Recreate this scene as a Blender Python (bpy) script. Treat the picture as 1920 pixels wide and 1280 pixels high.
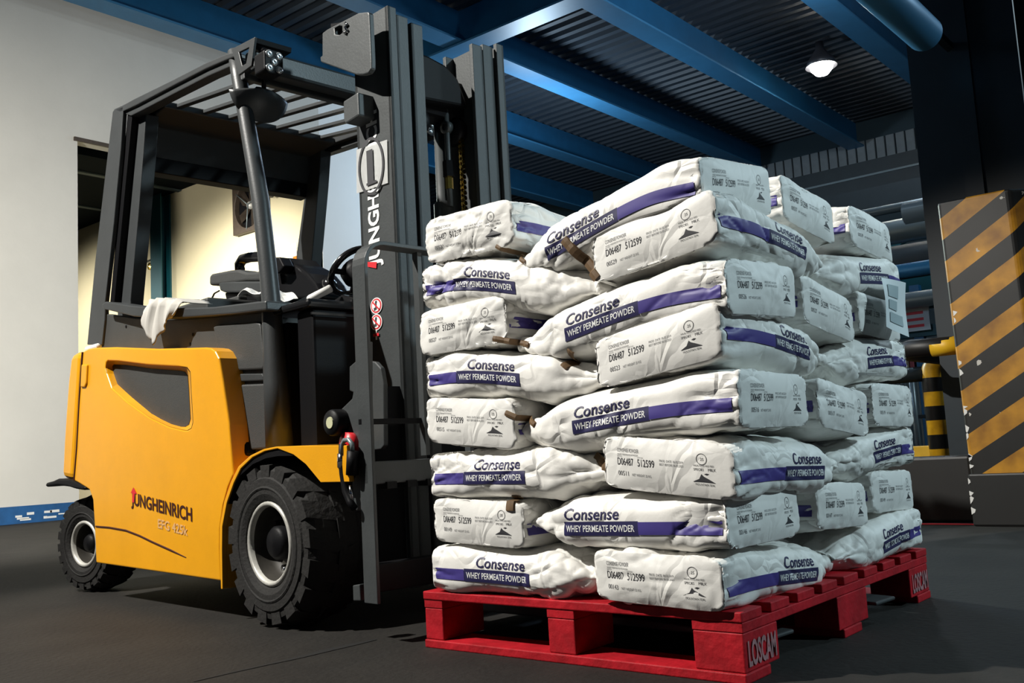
import bpy, bmesh, math, random
from mathutils import Vector, Matrix, noise
from mathutils.bvhtree import BVHTree

# ------------------------------------------------------------------ camera
for o in list(bpy.data.objects): bpy.data.objects.remove(o)
SC = bpy.context.scene
COL = SC.collection
FPX, CAM = 1824.81, Vector((1.00331, -1.92019, 0.513834))
YAW, PITCH, ROLL = 2.26302777, 0.113259, -0.0556388
fwd = Vector((math.cos(PITCH)*math.cos(YAW), math.cos(PITCH)*math.sin(YAW), math.sin(PITCH)))
r0 = fwd.cross(Vector((0, 0, 1))).normalized(); u0 = r0.cross(fwd)
RIGHT = math.cos(ROLL)*r0 + math.sin(ROLL)*u0
UP = -math.sin(ROLL)*r0 + math.cos(ROLL)*u0
cd = bpy.data.cameras.new('camera'); cam = bpy.data.objects.new('camera', cd); COL.objects.link(cam)
M = Matrix((RIGHT, UP, -fwd)).transposed().to_4x4(); M.translation = CAM
cam.matrix_world = M
cd.sensor_fit = 'HORIZONTAL'; cd.sensor_width = 36.0; cd.lens = FPX/1920*36.0; cd.clip_start = .05; cd.clip_end = 200
SC.camera = cam

# ------------------------------------------------------------------ world and light
SC.view_settings.view_transform = 'Standard'; SC.view_settings.look = 'None'
SC.view_settings.gamma = 1.0; SC.view_settings.use_curve_mapping = False
SC.view_settings.exposure = 0.0
w = bpy.data.worlds.new('night'); SC.world = w; w.use_nodes = True
w.node_tree.nodes['Background'].inputs[0].default_value = (.022, .032, .05, 1)
w.node_tree.nodes['Background'].inputs[1].default_value = 0.8

def light(name, typ, loc, power, color, target=None, radius=.1, spot=None, blend=.5):
    l = bpy.data.lights.new(name, typ); l.energy = power; l.color = color
    if typ in ('POINT', 'SPOT'): l.shadow_soft_size = radius
    if typ == 'AREA': l.size = radius
    if spot: l.spot_size = math.radians(spot); l.spot_blend = blend
    o = bpy.data.objects.new(name, l); COL.objects.link(o); o.location = loc
    if target is not None:
        d = Vector(target)-Vector(loc); o.rotation_euler = d.to_track_quat('-Z', 'Y').to_euler()
    return o
light('flood_lamp_key', 'SPOT', (-3.7, -3.6, 5.5), 3300, (1, .965, .895), (-1.2, .2, .75), .06, 50, .45)
light('flood_lamp_wall', 'SPOT', (-4.8, -2.0, 2.6), 3700, (1, .955, .86), (-11, 3.4, .4), .25, 102, 1.0)
light('high_bay_light_side', 'SPOT', (5.5, 2.6, 4.4), 1080, (.67, .89, .97), (0, 1.1, .80), .2, 46, .6)
light('high_bay_light_back', 'POINT', (-3.2, 9.3, 6.0), 170, (.8, .9, 1), None, .15)
light('added_fill_mid', 'POINT', (-8.5, 10.6, 5.0), 300, (.62, .82, 1), None, .3)  # added fill that brightens the beams and deck, no fixture hangs here
light('added_fill_aisle', 'POINT', (-3.0, 3.6, 3.5), 90, (.50, .72, 1), None, .3)  # unseen fill added to lift the round duct, not a real fixture
light('added_fill_rear', 'POINT', (2.5, 7.2, 4.2), 330, (.7, .9, 1), None, .3)  # fill light added to brighten the pipes and rack behind the column
light('doorway_flood', 'SPOT', (-10.7, 6.2, 4.5), 2600, (.85, 1, .92), (1.6, 2.4, 0), .12, 34, .6)
light('room_lamp', 'SPOT', (-12.6, 4.3, 4.6), 2200, (1, .97, .88), (-13.0, 7.95, 1.4), .2, 110, .8)
light('room_lamp_deep', 'SPOT', (-18.0, 4.4, 4.6), 1300, (1, .97, .88), (-18.0, 7.95, 1.6), .2, 110, .8)

# ------------------------------------------------------------------ pixel helpers
def ray(px, py): return fwd + RIGHT*((px-960)/FPX) - UP*((py-640)/FPX)
def on(px, py, axis, val):
    d = ray(px, py); t = (val-CAM[axis])/d[axis]; return CAM + d*t
TH = .10
F0 = Vector((-1.658, -.004, 0)); FX = Vector((math.cos(TH), -math.sin(TH), 0)); FY = Vector((math.sin(TH), math.cos(TH), 0))
def fk(px, py, axis, val):
    c = CAM-F0; c = Vector((c.dot(FX), c.dot(FY), c.z)); d = ray(px, py); d = Vector((d.dot(FX), d.dot(FY), d.z))
    return c + d*((val-c[axis])/d[axis])
def T(pts, y):                       # photo outline on a plane of the truck (its own x, z)
    out = []
    for p in pts:
        q = fk(p[0], p[1], 1, y); out.append((q.x, q.z))
    return out

# ------------------------------------------------------------------ materials
MATS = {}
def mat(name, col, rough=.5, metal=0., var=0., vscale=6., bump=0., bscale=60., col2=None, emit=None, spec=.5, coat=0.):
    if name in MATS: return MATS[name]
    m = bpy.data.materials.new(name); m.use_nodes = True; nt = m.node_tree; b = nt.nodes['Principled BSDF']
    b.inputs['Base Color'].default_value = (*col, 1); b.inputs['Roughness'].default_value = rough; b.inputs['Metallic'].default_value = metal
    b.inputs['Specular IOR Level'].default_value = spec; b.inputs['Coat Weight'].default_value = coat
    if emit: b.inputs['Emission Color'].default_value = (*emit[:3], 1); b.inputs['Emission Strength'].default_value = emit[3]
    tc = None
    if var or bump:
        tc = nt.nodes.new('ShaderNodeTexCoord')
    if var:
        n = nt.nodes.new('ShaderNodeTexNoise'); n.inputs['Scale'].default_value = vscale; n.inputs['Detail'].default_value = 8; n.inputs['Roughness'].default_value = .65
        nt.links.new(tc.outputs['Object'], n.inputs['Vector'])
        r = nt.nodes.new('ShaderNodeValToRGB'); c2 = col2 or tuple(c*(1-var) for c in col)
        r.color_ramp.elements[0].position = .35; r.color_ramp.elements[1].position = .68
        r.color_ramp.elements[0].color = (*c2, 1); r.color_ramp.elements[1].color = (*col, 1)
        nt.links.new(n.outputs['Fac'], r.inputs['Fac']); nt.links.new(r.outputs['Color'], b.inputs['Base Color'])
    if bump:
        n2 = nt.nodes.new('ShaderNodeTexNoise'); n2.inputs['Scale'].default_value = bscale; n2.inputs['Detail'].default_value = 5
        nt.links.new(tc.outputs['Object'], n2.inputs['Vector'])
        bp = nt.nodes.new('ShaderNodeBump'); bp.inputs['Strength'].default_value = bump; bp.inputs['Distance'].default_value = .01
        nt.links.new(n2.outputs['Fac'], bp.inputs['Height']); nt.links.new(bp.outputs['Normal'], b.inputs['Normal'])
    MATS[name] = m; return m
def stripes(name, period, kx, ky, a, b_, rough, chips):
    m = bpy.data.materials.new(name); m.use_nodes = True; nt = m.node_tree; b = nt.nodes['Principled BSDF']; L = nt.links.new
    tc = nt.nodes.new('ShaderNodeTexCoord'); sx = nt.nodes.new('ShaderNodeSeparateXYZ'); L(tc.outputs['Object'], sx.inputs[0])
    def mth(op, i0, i1):
        n = nt.nodes.new('ShaderNodeMath'); n.operation = op
        for k, v in enumerate((i0, i1)):
            if v is None: continue
            if isinstance(v, (int, float)): n.inputs[k].default_value = v
            else: L(v, n.inputs[k])
        return n.outputs[0]
    t = mth('SUBTRACT', mth('SUBTRACT', sx.outputs[2], mth('MULTIPLY', sx.outputs[0], kx)), mth('MULTIPLY', sx.outputs[1], ky))
    f = mth('GREATER_THAN', mth('FRACT', mth('ADD', mth('DIVIDE', t, period), 20.0), None), .5)
    no = nt.nodes.new('ShaderNodeTexNoise'); no.inputs['Scale'].default_value = 9; no.inputs['Detail'].default_value = 9; L(tc.outputs['Object'], no.inputs['Vector'])
    mx = nt.nodes.new('ShaderNodeMix'); mx.data_type = 'RGBA'; L(f, mx.inputs[0]); mx.inputs[6].default_value = (*b_, 1); mx.inputs[7].default_value = (*a, 1)
    dirt = nt.nodes.new('ShaderNodeMix'); dirt.data_type = 'RGBA'; dirt.blend_type = 'MULTIPLY'
    rr = nt.nodes.new('ShaderNodeValToRGB'); rr.color_ramp.elements[0].position = .3; rr.color_ramp.elements[1].position = .7
    rr.color_ramp.elements[0].color = (.45, .4, .35, 1); L(no.outputs['Fac'], rr.inputs['Fac'])
    dirt.inputs[0].default_value = 1; L(mx.outputs[2], dirt.inputs[6]); L(rr.outputs[0], dirt.inputs[7])
    n2 = nt.nodes.new('ShaderNodeTexNoise'); n2.inputs['Scale'].default_value = 15; n2.inputs['Detail'].default_value = 6; L(tc.outputs['Object'], n2.inputs['Vector'])
    ch = mth('GREATER_THAN', n2.outputs['Fac'], chips)
    fin = nt.nodes.new('ShaderNodeMix'); fin.data_type = 'RGBA'; L(ch, fin.inputs[0]); L(dirt.outputs[2], fin.inputs[6]); fin.inputs[7].default_value = (.5, .48, .44, 1)
    L(fin.outputs[2], b.inputs['Base Color']); b.inputs['Roughness'].default_value = rough
    MATS[name] = m; return m

mat('yellow', (.84, .375, .008), .33, var=.10, vscale=3, bump=.06, bscale=220, coat=.15)
mat('charcoal', (.047, .049, .048), .55, var=.12, vscale=14, bump=.18, bscale=320)
mat('charcoal_smooth', (.046, .050, .052), .42, var=.15, vscale=9, bump=.05, bscale=150)
mat('mast_steel', (.050, .056, .058), .48, var=.2, vscale=12, bump=.06, bscale=120)
mat('black', (.005, .005, .006), .5, bump=.05, bscale=200, spec=.15)
mat('black_gloss', (.012, .012, .013), .16)
mat('rubber', (.010, .009, .008), .8, var=.35, vscale=10, bump=.3, bscale=70)
mat('rim', (.62, .61, .56), .45, metal=.3, var=.35, vscale=12)
mat('rim_dark', (.045, .04, .032), .6, var=.5, vscale=15)
mat('chrome', (.7, .7, .7), .15, metal=1.)
mat('lens', (.45, .47, .48), .12, metal=.6)
mat('white_print', (.82, .83, .82), .5)
mat('brown_print', (.045, .006, .004), .5)
mat('pale_print', (.70, .40, .16), .5)
mat('red', (.62, .012, .02), .4)
mat('red_print', (.65, .02, .03), .5)
mat('sack', (.83, .815, .775), .52, var=.05, vscale=5, bump=.10, bscale=38, spec=.45)
mat('sack_end', (.80, .79, .755), .55, var=.05, vscale=8, bump=.06, bscale=60)
mat('purple', (.062, .045, .25), .5, var=.15, vscale=9)
mat('navy', (.022, .02, .085), .5, var=.15, vscale=9)
mat('ink', (.035, .035, .04), .6)
mat('ink_soft', (.16, .16, .165), .6)
mat('kraft', (.30, .19, .10), .6, var=.2, vscale=30)
mat('pallet_red', (.50, .008, .018), .6, var=.45, vscale=11, bump=.25, bscale=45, col2=(.28, .004, .009), spec=.3)
mat('pallet_white', (.42, .22, .23), .7, var=.4, vscale=40)
mat('pallet_wood', (.30, .15, .11), .75, var=.4, vscale=14)
mat('floor', (.019, .017, .0145), .78, var=.55, vscale=2.6, bump=.35, bscale=48, col2=(.009, .008, .007), spec=.3)
mat('joint', (.004, .004, .004), .8)
mat('wall', (.60, .585, .54), .75, var=.07, vscale=1.2, bump=.12, bscale=25)
mat('wall_grey', (.74, .75, .74), .75, var=.05, vscale=1.2)
mat('wall_blue', (.015, .10, .28), .6, var=.35, vscale=5)
mat('chipped', (.7, .7, .68), .7)
mat('cream', (.70, .62, .41), .17, var=.06, vscale=1.3)
mat('teal', (.008, .085, .105), .4, var=.15, vscale=4)
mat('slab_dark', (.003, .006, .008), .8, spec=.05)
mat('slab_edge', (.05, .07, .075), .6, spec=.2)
mat('beam_blue', (.012, .105, .235), .42, var=.18, vscale=3)
mat('beam_flange', (.045, .19, .36), .42, var=.15, vscale=3)
mat('deck', (.032, .042, .055), .5, var=.2, vscale=2)
mat('column', (.006, .015, .023), .42, var=.25, vscale=5)
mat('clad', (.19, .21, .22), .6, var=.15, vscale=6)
mat('dark_steel', (.02, .03, .035), .5, var=.2, vscale=5)
mat('pipe_grey', (.20, .24, .25), .35, metal=.3)
mat('duct_blue', (.07, .30, .56), .35, metal=.2)
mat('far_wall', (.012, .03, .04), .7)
mat('concrete', (.05, .05, .048), .8, var=.4, vscale=6, bump=.3, bscale=40)
mat('black_paint', (.008, .008, .008), .5, var=.2, vscale=8)
mat('cloth', (.52, .50, .46), .85, var=.1, vscale=20)
mat('paper', (.80, .80, .77), .6)
mat('fan_brown', (.075, .055, .04), .55, var=.3, vscale=20)
mat('yellow_plain', (.72, .42, .012), .5, var=.15, vscale=9)
mat('orange', (.85, .25, .02), .5)
mat('brass', (.8, .55, .12), .25, metal=1.)
mat('pin', (.55, .55, .35), .5)
mat('lamp_glow', (1, 1, 1), .5, emit=(1, .97, .88, 60))
mat('lamp_body', (.03, .03, .035), .4)
mat('sign_white', (.55, .58, .6), .5)
mat('crate_red', (.25, .04, .05), .6); mat('crate_blue', (.01, .12, .3), .5); mat('crate_tan', (.2, .15, .1), .7)
mat('slip', (.66, .72, .73), .5); mat('slip_grey', (.30, .38, .40), .6)
def crease(name, scale, strength):
    nt = MATS[name].node_tree; L = nt.links.new; N_ = nt.nodes.new
    b = nt.nodes['Principled BSDF']; old = b.inputs['Normal'].links[0].from_node
    tc = N_('ShaderNodeTexCoord'); no = N_('ShaderNodeTexNoise'); no.inputs['Scale'].default_value = 6; L(tc.outputs['Object'], no.inputs['Vector'])
    mx = N_('ShaderNodeMix'); mx.data_type = 'VECTOR'; mx.inputs[0].default_value = .12; L(tc.outputs['Object'], mx.inputs[4]); L(no.outputs['Color'], mx.inputs[5])
    vo = N_('ShaderNodeTexVoronoi'); vo.feature = 'DISTANCE_TO_EDGE'; vo.inputs['Scale'].default_value = scale; L(mx.outputs[1], vo.inputs['Vector'])
    r = N_('ShaderNodeMapRange'); r.inputs[1].default_value = 0; r.inputs[2].default_value = .16; L(vo.outputs['Distance'], r.inputs[0])
    n2 = N_('ShaderNodeTexNoise'); n2.inputs['Scale'].default_value = 7; n2.inputs['Detail'].default_value = 1; L(tc.outputs['Object'], n2.inputs['Vector'])
    r2 = N_('ShaderNodeMapRange'); r2.inputs[1].default_value = .42; r2.inputs[2].default_value = .68; r2.inputs[4].default_value = strength; L(n2.outputs['Fac'], r2.inputs[0])
    bp = N_('ShaderNodeBump'); bp.inputs['Distance'].default_value = .007; L(r2.outputs[0], bp.inputs['Strength']); L(r.outputs[0], bp.inputs['Height']); L(old.outputs['Normal'], bp.inputs['Normal'])
    L(bp.outputs['Normal'], b.inputs['Normal'])
crease('sack', 15, .75); crease('sack_end', 15, .35)
stripes('chevron', .235, .62, .62, (.50, .235, .012), (.008, .008, .008), .45, .715)
stripes('barrier', .19, 0, 0, (.74, .40, .012), (.008, .008, .008), .4, .75)
stripes('barrier_x', .30, 0, 0, (.74, .40, .012), (.008, .008, .008), .4, .75)

# ------------------------------------------------------------------ mesh helpers
def box(bm, x0, x1, y0, y1, z0, z1):
    vs = [bm.verts.new((x, y, z)) for x in (x0, x1) for y in (y0, y1) for z in (z0, z1)]
    for f in ((0, 1, 3, 2), (4, 6, 7, 5), (0, 4, 5, 1), (2, 3, 7, 6), (0, 2, 6, 4), (1, 5, 7, 3)):
        bm.faces.new([vs[i] for i in f])
    return vs
def prism(bm, poly, y0, y1, axis='y'):
    def P(a, b, c): return {'y': (a, c, b), 'x': (c, a, b), 'z': (a, b, c)}[axis]
    A = [bm.verts.new(P(a, b, y0)) for a, b in poly]; B = [bm.verts.new(P(a, b, y1)) for a, b in poly]
    bm.faces.new(A); bm.faces.new(B[::-1]); n = len(poly)
    for i in range(n): bm.faces.new((A[i], B[i], B[(i+1) % n], A[(i+1) % n]))
def prism_hole(bm, outer, inner, y0, y1):
    def loop(p, y):
        v = [bm.verts.new((a, y, b)) for a, b in p]
        return v, [bm.edges.new((v[i], v[(i+1) % len(v)])) for i in range(len(v))]
    o0, oe0 = loop(outer, y0); i0, ie0 = loop(inner, y0); o1, oe1 = loop(outer, y1); i1, ie1 = loop(inner, y1)
    bmesh.ops.triangle_fill(bm, use_beauty=True, use_dissolve=False, edges=oe0+ie0)
    bmesh.ops.triangle_fill(bm, use_beauty=True, use_dissolve=False, edges=oe1+ie1)
    for a, b in ((o0, o1), (i0, i1)):
        n = len(a)
        for k in range(n): bm.faces.new((a[k], a[(k+1) % n], b[(k+1) % n], b[k]))
def tube(bm, pts, r, n=12, closed=False, flat=None):
    pts = [Vector(p) for p in pts]; rings = []; N = len(pts)
    ref = None
    for i, p in enumerate(pts):
        if closed: t = pts[(i+1) % N]-pts[i-1]
        else: t = pts[min(i+1, N-1)]-pts[max(i-1, 0)]
        t.normalize()
        if ref is None:
            ref = Vector((0, 0, 1)) if abs(t.z) < .9 else Vector((1, 0, 0))
        a = (ref - t*ref.dot(t)).normalized(); b = t.cross(a); ref = a
        rr = r[i] if isinstance(r, (list, tuple)) else r
        rings.append([bm.verts.new(p + (a*math.cos(k*2*math.pi/n)+b*math.sin(k*2*math.pi/n))*rr) for k in range(n)])
    for i in range(N if closed else N-1):
        A, B = rings[i], rings[(i+1) % N]
        for k in range(n): bm.faces.new((A[k], A[(k+1) % n], B[(k+1) % n], B[k]))
    if not closed:
        bm.faces.new(rings[0][::-1]); bm.faces.new(rings[-1])
def lathe(bm, prof, n=40, axis='y', c=(0, 0, 0), close=False):
    rings = []
    for r, h in prof:
        ring = []
        for k in range(n):
            a = 2*math.pi*k/n; p = {'y': (r*math.cos(a), h, r*math.sin(a)), 'x': (h, r*math.cos(a), r*math.sin(a)), 'z': (r*math.cos(a), r*math.sin(a), h)}[axis]
            ring.append(bm.verts.new((p[0]+c[0], p[1]+c[1], p[2]+c[2])))
        rings.append(ring)
    for i in range(len(rings)-1):
        for k in range(n): bm.faces.new((rings[i][k], rings[i][(k+1) % n], rings[i+1][(k+1) % n], rings[i+1][k]))
    if close:
        bm.faces.new(rings[0]); bm.faces.new(rings[-1])
def obj(name, bm, m, parent=None, bevel=0., smooth=False, seg=2, recalc=True):
    if recalc: bmesh.ops.recalc_face_normals(bm, faces=bm.faces[:])
    me = bpy.data.meshes.new(name); bm.to_mesh(me); bm.free(); me.materials.append(MATS[m])
    o = bpy.data.objects.new(name, me); COL.objects.link(o)
    if parent: o.parent = parent
    if smooth:
        for p in me.polygons: p.use_smooth = True
    if bevel:
        md = o.modifiers.new('bevel', 'BEVEL'); md.width = bevel; md.segments = seg; md.limit_method = 'ANGLE'; md.angle_limit = math.radians(35)
    return o
def B(): return bmesh.new()
def boxo(name, m, parent, x0, x1, y0, y1, z0, z1, bevel=0.):
    bm = B(); box(bm, x0, x1, y0, y1, z0, z1); return obj(name, bm, m, parent, bevel)
def prismo(name, m, parent, poly, y0, y1, bevel=0., axis='y', seg=2):
    bm = B(); prism(bm, poly, y0, y1, axis); return obj(name, bm, m, parent, bevel, seg=seg)
def tubeo(name, m, parent, pts, r, n=12, closed=False):
    bm = B(); tube(bm, pts, r, n, closed); return obj(name, bm, m, parent, 0, True)
def tag(o, label, cat, group=None):
    o['label'] = label; o['category'] = cat
    if group: o['group'] = group
    return o
def struct(o): o['kind'] = 'structure'; return o
def empty(name, loc=(0, 0, 0), rz=0.):
    o = bpy.data.objects.new(name, None); COL.objects.link(o); o.location = loc; o.rotation_euler = (0, 0, rz); o.empty_display_size = .1; return o
def arc(cx, cz, r, a0, a1, n): return [(cx+r*math.cos(math.radians(a0+(a1-a0)*i/n)), cz+r*math.sin(math.radians(a0+(a1-a0)*i/n))) for i in range(n+1)]

# lettering: flat glyph meshes, cached and normalised to cap height 1 with the origin at the left of the baseline
GLY = {}
def glyphs(s, bold=0., shear=0.):
    key = (s, bold, shear)
    if key in GLY: return GLY[key]
    cu = bpy.data.curves.new('t', 'FONT'); cu.body = s; cu.size = 1.0; cu.offset = bold; cu.shear = shear; cu.resolution_u = 3
    ob = bpy.data.objects.new('t', cu); COL.objects.link(ob)
    dg = bpy.context.evaluated_depsgraph_get(); dg.update()
    me = bpy.data.meshes.new_from_object(ob.evaluated_get(dg))
    v = [(q.co.x, q.co.y) for q in me.vertices]; f = [tuple(p.vertices) for p in me.polygons]
    bpy.data.objects.remove(ob); bpy.data.curves.remove(cu); bpy.data.meshes.remove(me)
    x0 = min(a for a, b in v); x1 = max(a for a, b in v); h = .69
    v = [((a-x0)/h, b/h) for a, b in v]
    GLY[key] = (v, f, (x1-x0)/h); return GLY[key]
for args in (('Consense', .012), ('WHEY PERMEATE POWDER', .012), ('CONSENSE POWDER', 0.), ('D06487', 0.), ('512599', 0.), ('JUNGHEINRICH', .03), ('EFG 425k', .02), ('LOSCAM', .03)):
    glyphs(*args)
def add_text(bm, s, O, X, Y, height=None, width=None, bold=0., shear=0., squeeze=1.):
    v, f, wd = glyphs(s, bold, shear); O = Vector(O); X = Vector(X); Y = Vector(Y)
    sy = height if height else width/wd; sx = width/wd if width else sy*squeeze
    vs = [bm.verts.new(O + X*(a*sx) + Y*(b*sy)) for a, b in v]
    for q in f:
        try: bm.faces.new([vs[i] for i in q])
        except ValueError: pass

# ------------------------------------------------------------------ setting: floor, walls, ceiling
bm = B(); box(bm, -34, 16, -14, 26, -.2, 0); floor = struct(obj('floor', bm, 'floor'))
bm = B()
jp = [(362, 1278), (430, 1262), (500, 1246), (560, 1233), (620, 1218), (665, 1208), (705, 1199)]
jw = [.004, .006, .009, .012, .016, .014, .006]
gp = [on(a, b, 2, 0) for a, b in jp]
for i in range(len(gp)-1):
    a, b = gp[i], gp[i+1]; t = (b-a).normalized(); n = Vector((-t.y, t.x, 0))
    vs = [bm.verts.new(Vector((q.x, q.y, .0015))) for q in (a-n*jw[i], b-n*jw[i+1], b+n*jw[i+1], a+n*jw[i])]
    bm.faces.new(vs)
obj('floor_joint', bm, 'joint', floor)
bm = B(); box(bm, -4.5, -.47, 3.60, 3.66, .001, .004); obj('floor_line', bm, 'red_print', floor)

WX, OY0, OY1, OZ = -11.0, 3.975, 7.95, 4.87
wall = empty('wall_left', (WX, 0, 0)); struct(wall)
bm = B()
box(bm, -.3, 0, -14, OY0, .2, 8); box(bm, -.3, 0, OY1, 9.5, 0, 8); box(bm, -.3, 0, OY0, OY1, OZ, 8)
obj('wall_face', bm, 'wall', wall)
boxo('wall_patch', 'wall_grey', wall, 0, .004, OY1+.002, 9.5, .2, 8)
boxo('skirting', 'wall_blue', wall, -.3, .012, -14, OY0, 0, .205)
bm = B()
random.seed(3)
for i in range(9):
    yy = 3.0+random.random()*.85; zz = .03+random.random()*.08; box(bm, .012, .0135, yy, yy+.04+random.random()*.10, zz, zz+.012+random.random()*.02)
obj('paint_chip', bm, 'chipped', wall)
boxo('lintel_edge', 'fan_brown', wall, .0, .03, OY0-.05, OY1, OZ-.05, OZ)
bm = B()
for yy in (1.15, 1.35): box(bm, 0, .003, yy, yy+.12, 1.28, 1.29)
obj('scuff_mark', bm, 'ink_soft', wall)

# inner room behind the opening
room = struct(boxo('wall_back', 'cream', None, -24, WX-.3, OY1+.002, OY1+.2, 0, 7.5))
boxo('jamb', 'cream', room, WX-.3, WX-.001, OY1-.0, OY1+.15, 0, OZ)
struct(boxo('wall_inner', 'cream', None, -24.2, -24, -1, OY1+.2, 0, 7.5))
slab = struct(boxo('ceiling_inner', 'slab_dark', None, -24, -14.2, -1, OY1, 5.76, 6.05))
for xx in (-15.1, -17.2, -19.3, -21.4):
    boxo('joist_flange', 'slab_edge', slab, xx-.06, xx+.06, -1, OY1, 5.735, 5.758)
cx_ = -15.62
rc = tag(empty('steel_column', (cx_, OY1-.11, 0)), 'teal painted steel column against the cream wall inside the doorway', 'column')
for y0, y1, x0, x1 in ((-.10, -.08, -.19, .19), (.08, .112, -.19, .19), (-.08, .08, -.015, .015)):
    boxo('flange' if abs(y0) > .09 or y1 > .1 else 'web', 'teal', rc, x0, x1, y0, y1, 0, 5.74)
vv = tag(empty('pipe_valve', (cx_-.36, OY1-.06, on(287, 502, 1, OY1).z)), 'small brass water tap on cream wall beside teal column', 'tap')
tubeo('pipe', 'rim_dark', vv, [(0, .055, -.5), (0, 0, -.45), (0, 0, .25)], .02, 8)
tubeo('handle', 'chrome', vv, [(-.14, -.03, .12), (.14, -.03, .12)], .03, 8)
bm = B(); lathe(bm, [(0, -.1), (.07, -.08), (.08, 0), (.0, .05)], 10); obj('body', bm, 'brass', vv)
c_ = on(257, 349, 2, 5.76)
cab = tag(tubeo('hanging_cable', 'pipe_grey', None, [(c_.x, c_.y, 5.77), (c_.x, c_.y+.02, 5.4), (c_.x, c_.y+.08, 5.2), (c_.x, c_.y+.22, 5.06)], .014, 6), 'loose grey cable dangling under dark inner ceiling', 'cable')

# exhaust fan on the cream wall
p0 = on(443, 352, 1, OY1); p1 = on(489, 425, 1, OY1); p0b = on(443, 428, 1, OY1)
fw_ = .86; fc = Vector(((on(476, 386, 1, OY1)).x, OY1, on(476, 386, 1, OY1).z))
fan = tag(empty('exhaust_fan', fc), 'square brown exhaust fan on the cream wall', 'fan')
bm = B(); S = .46
prism_hole(bm, [(-S, -S), (S, -S), (S, S), (-S, S)], arc(0, 0, S*.86, 0, 345, 23), -.12, -.02); obj('frame', bm, 'fan_brown', fan, .01)
boxo('back_plate', 'black', fan, -S, S, -.02, .0, -S, S)
for k in range(5):
    a = k*2*math.pi/5; bm = B()
    pts = [(.06, -.04), (.36, -.13), (.38, .05), (.2, .1), (.06, .05)]
    vs = [bm.verts.new((u*math.cos(a)-v*math.sin(a), -.06-.25*v*.5, u*math.sin(a)+v*math.cos(a))) for u, v in pts]
    bm.faces.new(vs); bmesh.ops.solidify(bm, geom=bm.faces[:], thickness=.006); obj('blade', bm, 'fan_brown', fan)
bm = B(); lathe(bm, [(0, -.12), (.06, -.11), (.07, -.05), (.07, -.02)], 16); obj('motor_hub', bm, 'rim', fan, 0, True)
for k in range(3):
    a = k*2*math.pi/3+.4; tubeo('guard_rod', 'pipe_grey', fan, [(0, -.125, 0), (.42*math.cos(a), -.125, .42*math.sin(a))], .009, 6)
cc = on(517, 361, 1, OY1-.1)
cctv = tag(empty('wall_cctv', cc), 'small dark twin CCTV camera high on the cream wall', 'spotlight')  # small CCTV device with a pair of heads, gives no light
for dx in (-.1, .1):
    bm = B(); lathe(bm, [(0, -.14), (.06, -.14), (.07, 0), (.0, .02)], 12, c=(dx, 0, 0)); obj('camera_head', bm, 'lamp_body', cctv)
tubeo('bracket', 'lamp_body', cctv, [(-.1, 0, 0), (0, .1, .03), (.1, 0, 0)], .015, 6)
tag(tubeo('drop_cable', 'black', None, [on(581, 352, 1, OY1-.02), on(583, 560, 1, OY1-.02)], .018, 6), 'thin black cable running down the cream wall by the doorway edge', 'cable')

# ceiling deck (ribbed), beams
ZB, ZD = 6.4, 6.95
bm = B(); prof = []; y = -14.0
while y < 20.5:
    prof += [(y, ZD), (y+.10, ZD), (y+.13, ZD+.07), (y+.21, ZD+.07)]; y += .24
A = [bm.verts.new((-26, a, b)) for a, b in prof]; Bv = [bm.verts.new((14, a, b)) for a, b in prof]
for i in range(len(prof)-1): bm.faces.new((A[i], A[i+1], Bv[i+1], Bv[i]))
ceil = struct(obj('ceiling', bm, 'deck'))
def ibeam(x, name='roof_beam', y0=-13., y1=19.8, fwid=.17):
    t = empty(name, (x, 0, ZB))
    for a_, b_ in (((y0, 8.22-.0115), (8.22+.0115, y1)) if x > -10 else ((y0, y1),)):
        boxo('web', 'beam_blue', t, -.012, .012, a_, b_, .03, ZD-ZB)
        boxo('bottom_flange', 'beam_flange', t, -fwid, fwid, a_, b_, 0, .03)
    return t
for i, xx in enumerate((-12.64, -10.29, -8.07, -5.91, -3.69, -1.5, .7, 2.9)):
    t = ibeam(xx)
    names = ['sixth', 'fifth', 'fourth', 'third', 'second', 'first', 'seventh', 'eighth']
    tag(t, ['blue roof beam beyond the end of the plastered wall', 'blue roof beam just inside the plastered wall top', 'blue roof beam midway between mast and plastered wall', 'blue roof beam crossing above the far upright of the mast',
            'blue roof beam just to the mast side of the lit ceiling lamp', 'blue roof beam above the chevron-striped column guard', 'blue roof beam beyond the dark steel column', 'outermost blue roof beam past the dark steel column'][i], 'beam', 'parallel blue roof beams')
mb = tag(empty('main_girder', (0, 8.22, ZB)), 'deep blue main girder crossing under the other roof beams', 'beam')
boxo('web', 'beam_blue', mb, -10.0, 14, -.012, .012, -.02, ZD-ZB); boxo('bottom_flange', 'beam_flange', mb, -10.0, 14, -.18, .18, -.05, -.02)
fb = tag(empty('wall_head_beam', (-10.45, 0, ZB)), 'dark blue boxed beam along the top of the plastered wall', 'beam')
boxo('fascia', 'beam_blue', fb, -.5, -.1, -13.9, 9.5, .46, ZD-ZB); boxo('bottom_edge', 'beam_blue', fb, -.54, -.06, -13.9, 9.5, .44, .46)

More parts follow.
